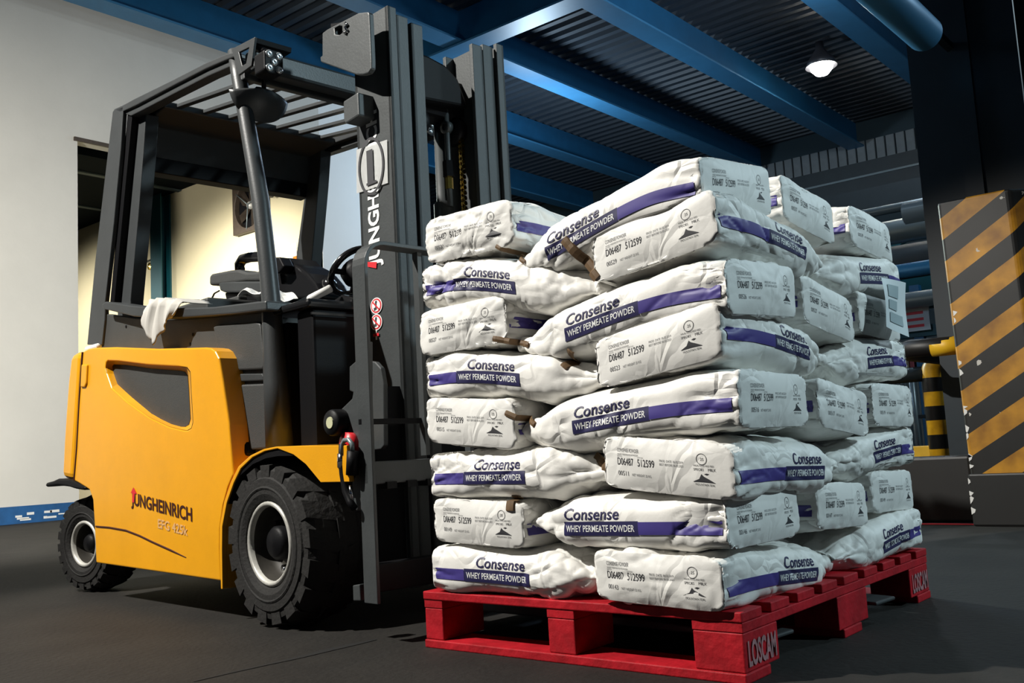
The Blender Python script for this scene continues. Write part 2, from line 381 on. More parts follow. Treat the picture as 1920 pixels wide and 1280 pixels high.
# far cladding band under the roof edge
CY = 18.0
ctop = on(1425, 322, 1, CY).z; cbot = on(1432, 349, 1, CY).z
cl = empty('wall_far', (0, CY, 0)); struct(cl)
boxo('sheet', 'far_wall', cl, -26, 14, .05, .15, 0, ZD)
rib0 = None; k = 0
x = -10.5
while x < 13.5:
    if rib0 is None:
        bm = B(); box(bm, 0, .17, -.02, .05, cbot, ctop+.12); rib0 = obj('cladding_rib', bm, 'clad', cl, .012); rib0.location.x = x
    else:
        c = rib0.copy(); COL.objects.link(c); c.parent = cl; c.location = (x, 0, 0)
    x += .20
boxo('gutter', 'dark_steel', cl, -26, 14, -.3, .05, cbot-.75, cbot-.05)
boxo('gutter_edge', 'pipe_grey', cl, -26, 14, -.33, -.3, cbot-.38, cbot-.34)
struct(boxo('wall_end', 'far_wall', None, -26, -25.8, -14, 20, 0, ZD))

# lit ceiling lamp
lp = on(1540, 125, 2, ZB+.1)
cl_ = tag(empty('ceiling_lamp', lp), 'glowing round high bay lamp hanging between blue roof beams', 'lamp')
bm = B(); lathe(bm, [(0, .42), (.06, .42), (.07, .3), (.2, .12), (.26, 0), (.25, 0), (.18, .11), (0, .2)], 28, 'z'); obj('reflector', bm, 'lamp_body', cl_, 0, True)
bm = B(); lathe(bm, [(0, -.16), (.10, -.13), (.17, -.05), (.19, .03), (.1, .1), (0, .12)], 24, 'z'); obj('bulb', bm, 'lamp_glow', cl_, 0, True)

# ------------------------------------------------------------------ right-hand column, guard, barrier
gc = tag(empty('column_guard', (-.47, 3.55, 0)), 'tall worn yellow and black chevron-striped guard around the column foot', 'column guard')
bm = B(); prism(bm, [(0, 0), (.36, 0), (.44, .08), (.44, .62), (.0, .62)], 0, 1.73, 'z'); 
for v in bm.verts: v.co.x -= .026*v.co.z/1.73
obj('casing', bm, 'chevron', gc, .02, seg=3)
bm = B(); prism(bm, [(-.012, -.012), (.365, -.012), (.452, .075), (.452, .63), (-.012, .63)], 0, .27, 'z'); obj('foot', bm, 'black_paint', gc, .01)
random.seed(8)
for i in range(15):
    zz = random.uniform(.28, 1.15) if i < 11 else random.uniform(.04, .25); h = random.uniform(.012, .05); bm = B()
    dx = -.012 if zz < .27 else 0
    prism(bm, [(dx-.001, zz), (dx+random.uniform(.008, .02), zz+h*.3), (dx+random.uniform(.006, .022), zz+h*.7), (dx-.001, zz+h)], dx-.0008, .006); obj('paint_chip', bm, 'chipped', gc)
sc = tag(empty('building_column', (-.42, 4.35, 0)), 'dark blue steel building column behind the chevron guard', 'column')
for nm, a in (('flange', (-.30, .30, -.26, -.23)), ('flange', (-.30, .30, .23, .26)), ('web', (-.015, .015, -.23, .23))):
    boxo(nm, 'column', sc, a[0], a[1], a[2], a[3], .0, ZB)
boxo('cover_plate', 'column', sc, -.05, .05, -.285, -.26, .4, ZB)
pl = tag(boxo('column_plinth', 'black_paint', None, -1.05, .3, 3.98, 4.85, 0, .28, .02), 'black painted plinth under the blue steel column', 'plinth')
bx_ = tag(boxo('kerb_block', 'black_paint', None, -.98, -.52, 3.75, 3.95, .0, .36, .015), 'black painted kerb block beside the chevron guard', 'kerb')
c0 = on(1736, 66, 1, 3.6); c1 = c0 + Vector((0, -2.2, 0))
dt = tag(empty('round_duct', (c0.x, c0.y, c0.z)), 'blue painted round duct running overhead to the steel column', 'duct')
bm = B(); lathe(bm, [(.0, 0), (.085, 0), (.095, -.02), (.095, -3.0), (0, -3.0)], 28); obj('pipe', bm, 'duct_blue', dt, 0, True)
boxo('hanger', 'column', dt, -.02, .02, -.3, .5, .05, .09)

br = tag(empty('hoop_barrier', (0, 0, 0)), 'black and yellow tube barrier rail beside the chevron guard', 'barrier')
q0 = on(1783, 648, 1, 3.72); q1 = on(1700, 654, 1, 3.72)
bm = B(); tube(bm, [(q0.x+.05, 3.72, q0.z), (q1.x+.02, 3.72, q1.z), (q1.x-.02, 3.74, q1.z-.005), (q1.x-.04, 3.8, q1.z-.01), (q1.x-.04, 4.6, q1.z-.01)], .05, 14); obj('top_rail', bm, 'black_paint', br, 0, True)
bm = B(); tube(bm, [(q0.x+.04, 3.72, q0.z), (q0.x-.10, 3.72, q0.z)], .0512, 14); obj('yellow_sleeve', bm, 'yellow_plain', br, 0, True)
po = tag(empty('bollard_hoop', (0, 0, 0)), 'yellow and black banded bent steel bollard tube behind the barrier rail', 'bollard')
e0 = on(1762, 852, 1, 4.9); e1 = on(1744, 690, 1, 4.9)
xb = e0.x
path = [(xb, 4.9, .1), (xb, 4.9, e1.z-.04)]+[(xb+.12-.12*math.cos(a), 4.9, e1.z-.04+.12*math.sin(a)) for a in (.3, .6, .9, 1.2, 1.57)]+[(xb+.5, 4.9, e1.z+.08)]
bm = B(); tube(bm, path, .062, 16); obj('tube', bm, 'barrier', po, 0, True)
rr = on(1690, 706, 1, 4.9)
tubeo('cross_rail', 'dark_steel', po, [(rr.x-.3, 4.9, rr.z), (xb, 4.9, rr.z)], .045, 12)
yb = on(1720, 850, 1, 4.95); y2 = on(1706, 850, 1, 4.95)
tag(boxo('yellow_toe_board', 'yellow_plain', None, y2.x-.25, xb+.02, 4.93, 4.97, yb.z-.04, yb.z+.05, .005), 'yellow toe board behind the banded bollard', 'board')

# wire cage, rack, sign, pipes far behind
cg = tag(empty('wire_cage', (0, 6.4, 0)), 'dark wire mesh cage panel behind the yellow barrier', 'cage')
a0 = on(1690, 700, 1, 6.4); a1 = on(1790, 700, 1, 6.4); zt = on(1730, 690, 1, 6.4).z
bar0 = None; n = 26
for i in range(n):
    xx = a0.x-.3+(a1.x-a0.x+.4)*i/(n-1)
    if bar0 is None:
        bm = B(); box(bm, -.006, .006, -.006, .006, 0, zt); bar0 = obj('bar', bm, 'pipe_grey', cg); bar0.location.x = xx
    else:
        c = bar0.copy(); COL.objects.link(c); c.parent = cg; c.location = (xx, 0, 0)
for zz in (.12, .35, .62, zt): boxo('cross_bar', 'dark_steel', cg, a0.x-.3, a1.x+.2, -.012, .012, zz-.015, zz+.015)
pp = on(1712, 740, 1, 6.2); tag(tubeo('conduit_pipe', 'pipe_grey', None, [(pp.x, 6.2, .05), (pp.x, 6.2, on(1702, 690, 1, 6.2).z)], .022, 10), 'thin pale upright pipe in front of the wire cage', 'pipe')
rk = tag(empty('storage_rack', (0, 9.0, 0)), 'blue steel storage rack holding goods behind the barrier', 'rack')
k0 = on(1680, 600, 1, 9.0); k1 = on(1800, 600, 1, 9.0)
for xx in (k0.x-.6, on(1722, 600, 1, 9).x, k1.x): boxo('upright', 'beam_blue', rk, xx-.05, xx+.05, -.05, .05, 0, k0.z+.35)
for py in (570, 622, 700): zz = on(1720, py, 1, 9).z; boxo('shelf_beam', 'teal', rk, k0.x-.7, k1.x+.3, -.06, .06, zz-.06, zz+.06)
zz = on(1720, 700, 1, 9).z
for i, (px, m, wd) in enumerate(((1699, 'crate_tan', .024), (1709, 'crate_red', .024), (1736, 'crate_blue', .022), (1744, 'crate_tan', .022), (1752, 'crate_red', .022))):
    xx = on(px, 650, 1, 9).x
    tag(boxo('goods_carton', m, None, xx-wd, xx+wd, 8.95, 9.05, zz+.059, zz+.27+.03*(i % 2), .01), ['tan narrow carton', 'slim red carton', 'blue carton', 'tall tan carton', 'dark red carton'][i]+' on the blue storage rack shelf', 'carton')
s0 = on(1718, 598, 1, 8.9)
sg = tag(empty('notice_board', (s0.x, 8.9, s0.z)), 'white notice board with red lettering on the blue rack', 'sign')
boxo('panel', 'sign_white', sg, -.24, .14, -.01, .01, -.13, .13)
bm = B()
for i in range(3): box(bm, -.2, .08, -.012, -.0105, -.09+i*.07, -.06+i*.07)
obj('lettering', bm, 'red_print', sg)
pipes = [(1600, 405, .05, 'pipe_grey', 9.0, 'thin', 1720), (1690, 402, .10, 'pipe_grey', 7.2, 'short', 1725), (1650, 440, .15, 'pipe_grey', 10.0, 'wide', 1760), (1700, 490, .22, 'dark_steel', 10.5, 'fat', 1760), (1700, 507, .09, 'duct_blue', 10.2, 'blue', 1760), (1715, 562, .09, 'pipe_grey', 8.8, 'low', 1770)]
for (px, py, r, m, yy, nm, ex) in pipes:
    p = on(px, py, 1, yy); x0 = p.x-3.5 if nm != 'short' else on(1696, 400, 1, yy).x
    tag(tubeo('overhead_pipe', m, None, [(x0, yy, p.z), (p.x+6, yy, p.z)], r, 14), {'thin': 'thin pale conduit under the roof gutter behind the column', 'short': 'pale stub pipe ending beside the steel column', 'wide': 'wide grey pipe on the far pipe rack',
        'fat': 'thickest dark pipe of the far pipe rack', 'blue': 'blue pipe below the thickest dark pipe', 'low': 'grey pipe above the notice board'}[nm], 'pipe', 'pipes of the far rack')
tr = tag(empty('roof_truss', (0, 11.5, 0)), 'dark teal truss with diagonal brace beyond the sack stack', 'truss')
z1 = on(1650, 385, 1, 11.5).z
boxo('top_chord', 'dark_steel', tr, -14, 8, -.1, .1, z1-.12, z1+.25)
a = on(1690, 440, 1, 11.5); b = on(1770, 388, 1, 11.5)
bm = B(); prism(bm, [(a.x-.8, a.z-.75), (a.x-.8, a.z-.5), (b.x+.4, b.z+.6), (b.x+.4, b.z+.35)], -.06, .06); obj('diagonal', bm, 'teal', tr)
a = on(1800, 400, 1, 11.5)
for px in (1840, 1905): q = on(px, 400, 1, 11.5); boxo('post', 'dark_steel', tr, q.x-.1, q.x+.1, -.1, .1, 0, z1)
boxo('mezzanine_edge', 'teal', tr, -14, 8, -.05, .05, on(1700, 535, 1, 11.5).z-.15, on(1700, 535, 1, 11.5).z+.1)

# ------------------------------------------------------------------ forklift
FK = tag(empty('forklift', F0, -TH), 'yellow and charcoal electric counterbalance forklift truck with raised overhead guard', 'forklift')
YC = .60                                             # centre line of the truck
def my(y): return 2*YC-y

# wheels
def wheel(cx, cy, R, wd, rr, rz, side, lugs):
    s = side
    bm = B(); k = R/.265
    lathe(bm, [(rr, .03), (rr+.012, .008), (rr+.03*k, .0), (R-.055*k, .0), (R-.05*k, .006), (R-.03*k, .008), (R-.012, .03), (R-.004, .055), (R-.004, wd-.05), (R-.02, wd-.012), (rr+.03, wd), (rr, wd-.02)], 64)
    lathe(bm, [(rr+.045*k, -.0015), (rr+.05*k, -.004), (rr+.055*k, -.0015)], 64)
    for i in range(lugs):
        for half in (0, 1):
            a = 2*math.pi*(i+.5*half)/lugs; da = 2*math.pi/lugs*.31; y0, y1 = ((.004, wd*.56), (wd*.44, wd-.004))[half]
            sk = .10*(1 if half else -1)
            vs = []
            for yy in (y0, y1):
                ang = a+(sk*(yy-wd/2)/wd*2)
                rin = R-.03 if (yy < .02 or yy > wd-.02) else R-.02
                for dd in (-da, da):
                    edge = (yy == y0 and half == 0) or (yy == y1 and half == 1)
                    for rad in (rin-.02*edge, R+.008-.02*edge): vs.append(bm.verts.new((rad*math.cos(ang+dd), yy, rad*math.sin(ang+dd))))
            for f in ((0, 1, 3, 2), (4, 6, 7, 5), (0, 4, 5, 1), (2, 3, 7, 6), (0, 2, 6, 4), (1, 5, 7, 3)): bm.faces.new([vs[j] for j in f])
    if s < 0: bmesh.ops.scale(bm, vec=(1, -1, 1), verts=bm.verts[:])
    t = obj('wheel', bm, 'rubber', FK); t.location = (cx, cy, R); t.rotation_euler = (0, 0, rz)
    def L(prof, name, m, n=40, close=False):
        bm = B(); lathe(bm, [(a, s*b) for a, b in prof], n, close=close); return obj(name, bm, m, t, 0, True)
    L([(rr+.004, .035), (rr+.006, .012), (rr-.002, .006), (rr-.010, .012), (rr-.013, .04)], 'rim_ring', 'rim')
    rim = L([(rr-.012, .025), (rr-.016, .07), (rr-.025, .095), (rr*.62, .10), (rr*.55, .085), (0, .085)], 'rim_dish', 'rim_dark')
    L([(rr*.42, .09), (rr*.42, .04), (rr*.34, .028), (0, .025)], 'hub_cap', 'black', 24)
    for i in range(6):
        a = i*math.pi/3+.3; bm = B(); lathe(bm, [(0, s*.07), (.011, s*.07), (.012, s*.1)], 6, c=(rr*.66*math.cos(a), 0, rr*.66*math.sin(a))); obj('wheel_nut', bm, 'rim_dark', t)
    tubeo('valve', 'chrome', t, [(rr*.72*math.cos(-1.0), s*.03, rr*.72*math.sin(-1.0)), (rr*.8*math.cos(-1.0), s*.08, rr*.8*math.sin(-1.0))], .008, 8)
    return t
wheel(.0, .0, .265, .225, .130, 0, 1, 17)
wheel(.0, 2*YC, .265, .225, .130, 0, -1, 17)
wheel(-1.70, .06, .212, .17, .098, math.radians(11), 1, 22)
wheel(-1.70, 2*YC-.06, .212, .17, .098, math.radians(11), -1, 22)

# yellow side panel with the recessed charcoal window
PANEL = [(155.7, 658.8), (165, 654), (177, 651.7), (216, 650.5), (294, 653.5), (384, 651), (395, 652.5), (403, 658), (409.7, 671), (417.5, 718), (429, 796), (437, 890), (427, 913), (417.5, 948.6), (411.6, 991.6), (411, 1031), (413.6, 1089),
         (180, 1055), (178.5, 1020), (177, 984), (174, 937), (167.4, 918), (148, 905.7), (139, 901), (143, 850), (148, 760)]
WIN = [(204.5, 696), (205.5, 687), (209, 683), (230, 684), (279, 691), (329.6, 694.5), (341, 696.5), (347, 705), (349, 730), (352, 785), (349, 796), (342, 800), (333.5, 799.5), (310, 793), (279, 775), (243.6, 745.5), (216, 720), (207, 707)]
cxw, czw = 285, 735
WIN2 = [(p[0]+(9 if p[0] > 300 else -7)*min(1, abs(p[0]-cxw)/40), p[1]+(-7 if p[1] < 715 else 6)) for p in WIN]
P_, W_, W2_ = T(PANEL, 0.), T(WIN, .02), T(WIN2, 0.)
bm = B(); prism_hole(bm, P_, W2_, 0., .16); pan = obj('side_panel', bm, 'yellow', FK, .016, seg=3)
bm = B(); n = len(W_)
a_ = [bm.verts.new((p[0], .001, p[1])) for p in W2_]; b_ = [bm.verts.new((p[0], .032, p[1])) for p in W_]
for i in range(n): bm.faces.new((a_[i], a_[(i+1) % n], b_[(i+1) % n], b_[i]))
obj('window_surround', bm, 'yellow', pan, 0, True)
prismo('grille_insert', 'charcoal', pan, W_, .030, .05)
SEAM = [(180, 986.5), (205, 988.5), (236, 994), (262, 1004), (286.6, 1016), (320, 1031), (349, 1045)]
bm = B(); s_ = T(SEAM, -.0006); tube(bm, [(a, -.0004, b) for a, b in s_], [.0035]*6+[.0015], 6); obj('seam', bm, 'brown_print', pan)
bm = B(); s_ = T([(154.5, 660), (149, 745), (144, 840), (139, 900)], -.0006); tube(bm, [(a, 0.0, b) for a, b in s_], .0045, 6); obj('seam', bm, 'brown_print', pan)
prismo('hinge_cover', 'yellow', pan, T([(152, 683), (163, 683), (161, 718), (158, 726), (150, 726)], -.008), -.008, .01, .006)
bm = B(); o_ = T([(246, 945)], -.002)[0]; e_ = T([(360, 977)], -.002)[0]; X = Vector((e_[0]-o_[0], 0, e_[1]-o_[1])); wl = X.length; X.normalize()
add_text(bm, 'JUNGHEINRICH', (o_[0], -.002, o_[1]), X, (0, 0, 1), height=.047, width=wl, bold=.02); obj('maker_lettering', bm, 'brown_print', pan)
bm = B(); a1 = T([(250, 913), (245, 924), (248.5, 924), (247.5, 941), (251, 942), (252.5, 925), (256.5, 926)], -.0025); vs = [bm.verts.new((a, -.0025, b)) for a, b in a1]; bm.faces.new(vs); obj('maker_arrow', bm, 'red_print', pan)
bm = B(); o_ = T([(296, 989)], -.002)[0]; e_ = T([(352, 1004)], -.002)[0]; X = Vector((e_[0]-o_[0], 0, e_[1]-o_[1])); wl = X.length; X.normalize()
add_text(bm, 'EFG 425k', (o_[0], -.002, o_[1]), X, (0, 0, 1), height=.033, width=wl, bold=.02); obj('model_lettering', bm, 'pale_print', pan)

# counterweight behind the panel
CWX = [(155, 659), (139, 901), (118, 896), (121, 830), (124.5, 776.7), (129, 715), (134, 672), (138, 662), (146, 659)]
cw = T(CWX, .02)
prismo('counterweight', 'yellow', FK, cw, .012, 2*YC-.012, .03, seg=3)
prismo('counterweight', 'yellow', FK, [(-1.36, .15), (-1.62, .46), (-1.78, .46), (-1.78, .98), (-1.36, .96)], .165, 2*YC-.165, .02)
BUMP = [(94, 909), (97, 904), (108, 901), (118, 896.5), (140, 897), (165, 909), (169, 914), (166, 918), (150, 915.5), (138, 911.5), (118, 909), (97, 912)]
prismo('bumper_strip', 'black', FK, T(BUMP, .02), -.004, 2*YC+.004, .008)
boxo('filler_cap', 'paper', FK, -1.66, -1.52, .06, .16, 1.075, 1.10, .01)

# far side panel, chassis
prismo('side_panel', 'yellow', FK, P_, 2*YC-.12, 2*YC-.0, .016)
boxo('chassis', 'black', FK, -1.34, .30, .225, 2*YC-.225, .12, .62)
boxo('chassis_sill', 'black', FK, -1.30, -.36, .15, 2*YC-.15, .13, .30)
boxo('rear_axle', 'black', FK, -1.78, -1.62, .2, 2*YC-.2, .13, .40)
boxo('axle', 'black', FK, -.08, .08, .2, 2*YC-.2, .18, .36)

# front fenders
out = [(414, 1104), (411.5, 1031), (412, 985), (420, 940), (433, 902.5), (447, 874), (470, 853), (494, 841.6), (517, 837), (560, 835.5), (634, 834.5), (650, 834.5), (655, 903), (601, 904), (592, 893), (573, 870), (550, 852), (520, 840.5), (496, 845.5), (473, 857), (451, 878), (438, 905), (425, 942), (416.5, 987), (416, 1031), (417, 1104)]
fd = T(out, -.006)
sheet = T([(414, 1104), (411.5, 1031), (412, 985), (420, 940), (433, 902.5), (447, 874), (470, 853), (494, 841.6), (517, 837), (560, 835.5), (575, 835.3), (575, 839), (560, 839.5), (520, 840.5), (496, 845.5), (473, 857), (451, 878), (438, 905), (425, 942), (416.5, 987), (416, 1031), (417, 1104)], -.006)
for y0, y1, sy0, sy1 in ((-.006, .012, .012, .235), (2*YC-.012, 2*YC+.006, 2*YC-.235, 2*YC-.012)):
    fen = prismo('fender', 'yellow', FK, fd, y0, y1, .002)
    prismo('fender_top', 'yellow', fen, sheet, sy0, sy1)
prismo('fender_liner', 'black', FK, [(p[0], p[1]-.012) for p in fd[3:10]]+[(p[0], p[1]-.03) for p in fd[3:10][::-1]], .0, .235)
prismo('mudguard_post', 'black', FK, T([(428, 810), (436, 800), (446, 800), (452, 812), (463, 850), (440, 880), (434, 890)], .05), .05, .12, .01)

# cab side, ledge, door panels
SIDE = [(196, 588), (250, 596), (310, 600), (400, 594), (498, 584), (508, 845), (436, 893), (430, 800), (412, 668), (150, 668), (190, 640)]
cs = prismo('cab_side', 'charcoal', FK, T(SIDE, .085), .085, .13, .004)
LEDGE = [(190, 571), (197, 565), (250, 573), (310, 578), (400, 575), (440, 570), (498, 563), (499, 581), (440, 588), (400, 591), (310, 597.5), (250, 593), (193, 579)]
prismo('side_ledge', 'charcoal_smooth', FK, T(LEDGE, .035), .035, .14, .006)
prismo('door_panel', 'charcoal', FK, T([(399, 613), (406, 609), (480, 603), (487, 606), (489, 615), (495, 685), (492, 692), (420, 695), (417, 690)], .07), .07, .09, .006)
prismo('door_rib', 'charcoal_smooth', FK, T([(421, 701), (491, 700), (493, 704), (493, 713), (424, 716)], .072), .072, .09, .004)
prismo('door_panel', 'charcoal', FK, T([(424, 722), (495, 719), (504, 840), (470, 843), (446, 872), (437, 860)], .07), .07, .09, .006)
for px, py in ((236, 612), (361, 627), (356, 645)):
    q = fk(px, py, 1, .083); bm = B(); lathe(bm, [(0, -.004), (.006, -.003), (.007, .004)], 8, c=(q.x, .085, q.z)); obj('screw', bm, 'black', FK)
boxo('hood', 'black', FK, -1.42, -.05, .13, 2*YC-.13, .5, 1.00, .01)
boxo('hood_tray', 'charcoal', FK, -1.35, -.75, .2, 2*YC-.2, 1.0, 1.20, .01)
prismo('cab_side', 'charcoal', FK, T(SIDE, .085), 2*YC-.13, 2*YC-.085, .004)
# dash and front bulkhead
ztop = fk(525, 572, 1, .09).z
boxo('bulkhead', 'black', FK, .03, .13, .12, 2*YC-.10, .40, ztop-.03, .01)
dash = boxo('dashboard', 'black_gloss', FK, -.10, .15, .09, 2*YC-.09, ztop-.03, ztop, .012)
bm = B(); box(bm, .148, .156, .10, 2*YC-.10, ztop-.055, ztop-.047); obj('trim_line', bm, 'black_gloss', dash)
bm = B(); prism(bm, [(-.05, ztop-.005), (.10, ztop-.005), (.10, ztop+.02), (.03, ztop+.045), (-.03, ztop+.03)], .30, 2*YC-.12); obj('dash_cowl', bm, 'black_gloss', FK, .012, seg=3)
tp = T([(555, 566), (586, 545)], .2)
tag(tubeo('paper_roll', 'paper', None, [F0+FX*tp[0][0]+FY*.2+Vector((0, 0, ztop+.016)), F0+FX*(tp[1][0]+.02)+FY*.26+Vector((0, 0, tp[1][1]+.01))], .014, 12), 'rolled white paper tube with tan end lying on the dashboard', 'paper roll')

# overhead guard
GY = .075
RAIL = [(212, 205), (232, 196), (250, 186), (325, 149), (385, 118), (424, 101), (440, 97), (440, 106), (424, 112), (385, 129), (325, 160), (255, 197), (225, 211)]
bm = B(); prism(bm, T(RAIL, GY), GY, GY+.09); prism(bm, T(RAIL, GY), 2*YC-GY-.09, 2*YC-GY)
_x = fk(424, 106, 1, GY); box(bm, _x.x-.02, _x.x+.04, GY+.05, 2*YC-GY-.05, _x.z-.03, _x.z)
g = obj('overhead_guard', bm, 'charcoal_smooth', FK, .004)
def guard_side(yf, y_in, side):
    s = side
    def P(pts, y0, y1, nm, m, bev=.004):
        pl = T(pts, GY); a, b = (y0, y1) if s > 0 else (2*YC-y1, 2*YC-y0)
        prismo(nm, m, g, pl, a, b, bev)
    P([(211, 209), (214, 205), (231, 199), (226, 280), (213, 420), (197, 565), (196, 600), (191, 646), (163, 646), (178, 490), (196, 335)], GY, GY+.02, 'rear_pillar', 'charcoal_smooth')
    P([(236, 205), (252, 208), (247, 285), (236, 420), (223, 562), (222, 610), (199, 610), (199, 575), (214, 420), (229, 280)], GY+.05, GY+.11, 'rear_pillar_inner', 'charcoal_smooth')
    P([(231, 203), (240, 203), (205, 570), (197, 570)], GY+.02, GY+.06, 'pillar_groove', 'black')
    P([(225, 211), (255, 197), (325, 160), (385, 129), (424, 112), (440, 106), (440, 118), (424, 124), (385, 141), (325, 172), (262, 205), (240, 216)], GY+.012, GY+.06, 'rail_lower_edge', 'charcoal_smooth')
    path = [(440, 97), (449, 150), (462, 222), (479, 320), (489, 380), (500, 480), (508, 560), (512, 620), (518, 720), (524, 838)]
    rad = [.026, .028, .029, .030, .031, .031, .0325, .037, .043, .046]
    pts = []
    for (px, py) in path:
        q = fk(px, py, 1, GY+.03); pts.append((q.x, GY+.03 if s > 0 else 2*YC-GY-.03, q.z))
    bm = B(); tube(bm, pts, rad, 20); obj('front_pillar', bm, 'charcoal_smooth', g, 0, True)
    y0, y1 = (GY-.01, GY+.0) if s > 0 else (2*YC-GY, 2*YC-GY+.01)
    bm = B(); prism_hole(bm, T([(434.5, 91.5), (478, 69), (471, 123), (446.7, 141)], GY-.01), T([(447.8, 98), (467, 88.4), (461, 119), (454, 123)], GY-.01), y0, y1); obj('corner_gusset', bm, 'charcoal_smooth', g, .002)
guard_side(0, 0, 1); guard_side(0, 0, -1)
zr = fk(440, 100, 1, GY).z; xr = fk(440, 100, 1, GY).x; xb_ = fk(215, 207, 1, GY).x; zb_ = fk(215, 207, 1, GY).z
# front header and rear panel
h0 = fk(512, 109, 0, xr+.09); 
boxo('front_header', 'charcoal_smooth', g, xr+.03, xr+.10, GY+.02, 2*YC-GY-.02, zr-.085, zr-.005, .012)
boxo('front_header_lip', 'charcoal_smooth', g, xr+.00, xr+.03, GY+.02, 2*YC-GY-.02, zr-.10, zr-.07, .004)
prismo('lamp_bracket', 'black', g, T([(462, 78), (478, 69.5), (477, 80), (462, 90)], GY), GY+.0, GY+.15, .002)
rq = fk(345, 185, 2, zb_-.03)
prismo('rear_roof_panel', 'charcoal_smooth', g, [(xb_+.02, zb_-.015), (xb_+.30, zb_-.025), (xb_+.30, zb_-.055), (xb_+.10, zb_-.075), (xb_+.045, zb_-.23), (xb_+.005, zb_-.24)], GY+.09, 2*YC-GY-.09, .006)
prismo('rear_roof_lip', 'black', g, [(xb_+.0, zb_-.20), (xb_+.06, zb_-.20), (xb_+.055, zb_-.27), (xb_-.02, zb_-.27)], GY+.09, 2*YC-GY-.09, .004)
nb = 7
for i in range(nb):
    yy = GY+.10+(2*YC-2*GY-.20)*(i+.5)/nb
    prismo('roof_bar', 'charcoal_smooth', g, [(xb_+.27, zb_-.025), (xr+.04, zr-.035), (xr+.04, zr-.050), (xb_+.27, zb_-.040)], yy-.014, yy+.014, .002)
# work lamps on the header
def led_lamp(y, x, z):
    bm = B(); prism(bm, [(-.038, -.034), (-.023, -.045), (.023, -.045), (.038, -.034), (.038, .034), (.023, .045), (-.023, .045), (-.038, .034)], -.04, .03, 'x'); obj('lamp_housing', bm, 'black', g, .005).location = (x, y, z)
    for (a, b) in ((-.019, .025), (.019, .025), (0, .0), (-.019, -.025), (.019, -.025)):
        bm = B(); lathe(bm, [(0, .033), (.007, .036), (.0135, .034), (.0145, .028)], 14, 'x', (0, a, b)); obj('lamp_lens', bm, 'lens', g, 0, True).location = (x, y, z)
    tubeo('lamp_stem', 'black', g, [(-.03, 0, .06), (-.09, 0, .09)], .012, 8).location = (x, y, z)
ql = fk(496, 116, 0, xr+.20); led_lamp(ql.y+.02, xr+.20, ql.z-.005)
ql = fk(803, 240, 0, xr+.17); led_lamp(ql.y, xr+.17, ql.z)
prismo('lamp_bracket', 'black', g, [(xr+.02, zr+.03), (xr+.17, zr+.0), (xr+.16, zr-.08), (xr+.03, zr-.04)], 2*YC-GY-.16, 2*YC-GY, .004)
# dished mirror under the header
mq = fk(487, 172, 0, xr+.02)
ml = (xr+.02, mq.y, mq.z)
bm = B(); R_ = .118; NA, NR = 28, 8; rows = []
for j in range(NR+1):
    r = R_*j/NR; row = []
    for i in range(NA+1):
        a = math.radians(186+168*i/NA); row.append(bm.verts.new((.055*(1-(r/R_)**2)-.01, r*math.cos(a), r*math.sin(a)*.9-.005)))
    rows.append(row)
for j in range(NR):
    for i in range(NA): bm.faces.new((rows[j][i], rows[j][i+1], rows[j+1][i+1], rows[j+1][i]))
bmesh.ops.remove_doubles(bm, verts=bm.verts[:], dist=1e-5); bmesh.ops.solidify(bm, geom=bm.faces[:], thickness=.006)
obj('mirror_dish', bm, 'charcoal_smooth', g, 0, True).location = ml
tubeo('mirror_stem', 'black', g, [(.03, 0, .0), (.03, 0, .10)], .009, 8).location = ml
bm = B(); lathe(bm, [(0, -.02), (.016, -.015), (.018, .0), (.016, .015), (0, .02)], 14); obj('ball_joint', bm, 'chrome', g, 0, True).location = ml
# sticker on far pillar
q = fk(549, 477, 1, 2*YC-GY-.12)
bm = B(); box(bm, q.x-.035, q.x+.025, 2*YC-GY-.1125, 2*YC-GY-.111, q.z-.06, q.z+.06); st = obj('sticker', bm, 'paper', g)
bm = B(); box(bm, q.x-.01, q.x+.025, 2*YC-GY-.114, 2*YC-GY-.1127, q.z-.055, q.z-.01); obj('sticker_spot', bm, 'orange', g)

# seat folded forward, arm rest, cables
SY = .42
seat = prismo('seat', 'black', FK, T([(412, 547), (500, 547), (500, 566), (416, 566)], SY), SY+.02, SY+.4, .01)
prismo('armrest_pad', 'charcoal', seat, T([(392, 517), (396, 513), (430, 506), (445, 505), (462, 510), (500, 507), (500, 527), (462, 527), (420, 533), (392, 535)], SY), SY, SY+.10, .012, seg=3)
prismo('armrest_tray', 'charcoal_smooth', seat, T([(409, 531), (416, 527), (500, 527), (500, 548), (420, 548), (412, 545)], SY), SY-.0, SY+.12, .008)
bm = B(); tube(bm, [(a, SY+.2, b) for a, b in T([(450, 506), (449, 496), (455, 486), (470, 482), (490, 481), (505, 484)], SY+.2)], .024, 14); obj('hip_restraint', bm, 'black_gloss', seat, 0, True)
prismo('backrest', 'black_gloss', seat, T([(516, 500), (520, 484), (538, 483), (548, 494), (560, 500), (575, 512), (590, 530), (600, 550), (602, 560), (516, 562)], SY+.05), SY+.05, SY+.20, .03, seg=3)
prismo('bellows', 'black', seat, T([(517, 484), (536, 483), (545, 500), (535, 512), (516, 512)], SY+.03), SY+.0, SY+.05, .006)
tubeo('cable', 'black', seat, [(a, SY, b) for a, b in T([(411, 545), (402, 550), (397, 560), (396, 575)], SY)], .004, 6)
boxo('switch_box', 'charcoal', seat, fk(405, 566, 1, SY).x, fk(455, 566, 1, SY).x, SY-.02, SY+.1, fk(430, 572, 1, SY).z, fk(430, 561, 1, SY).z, .008)
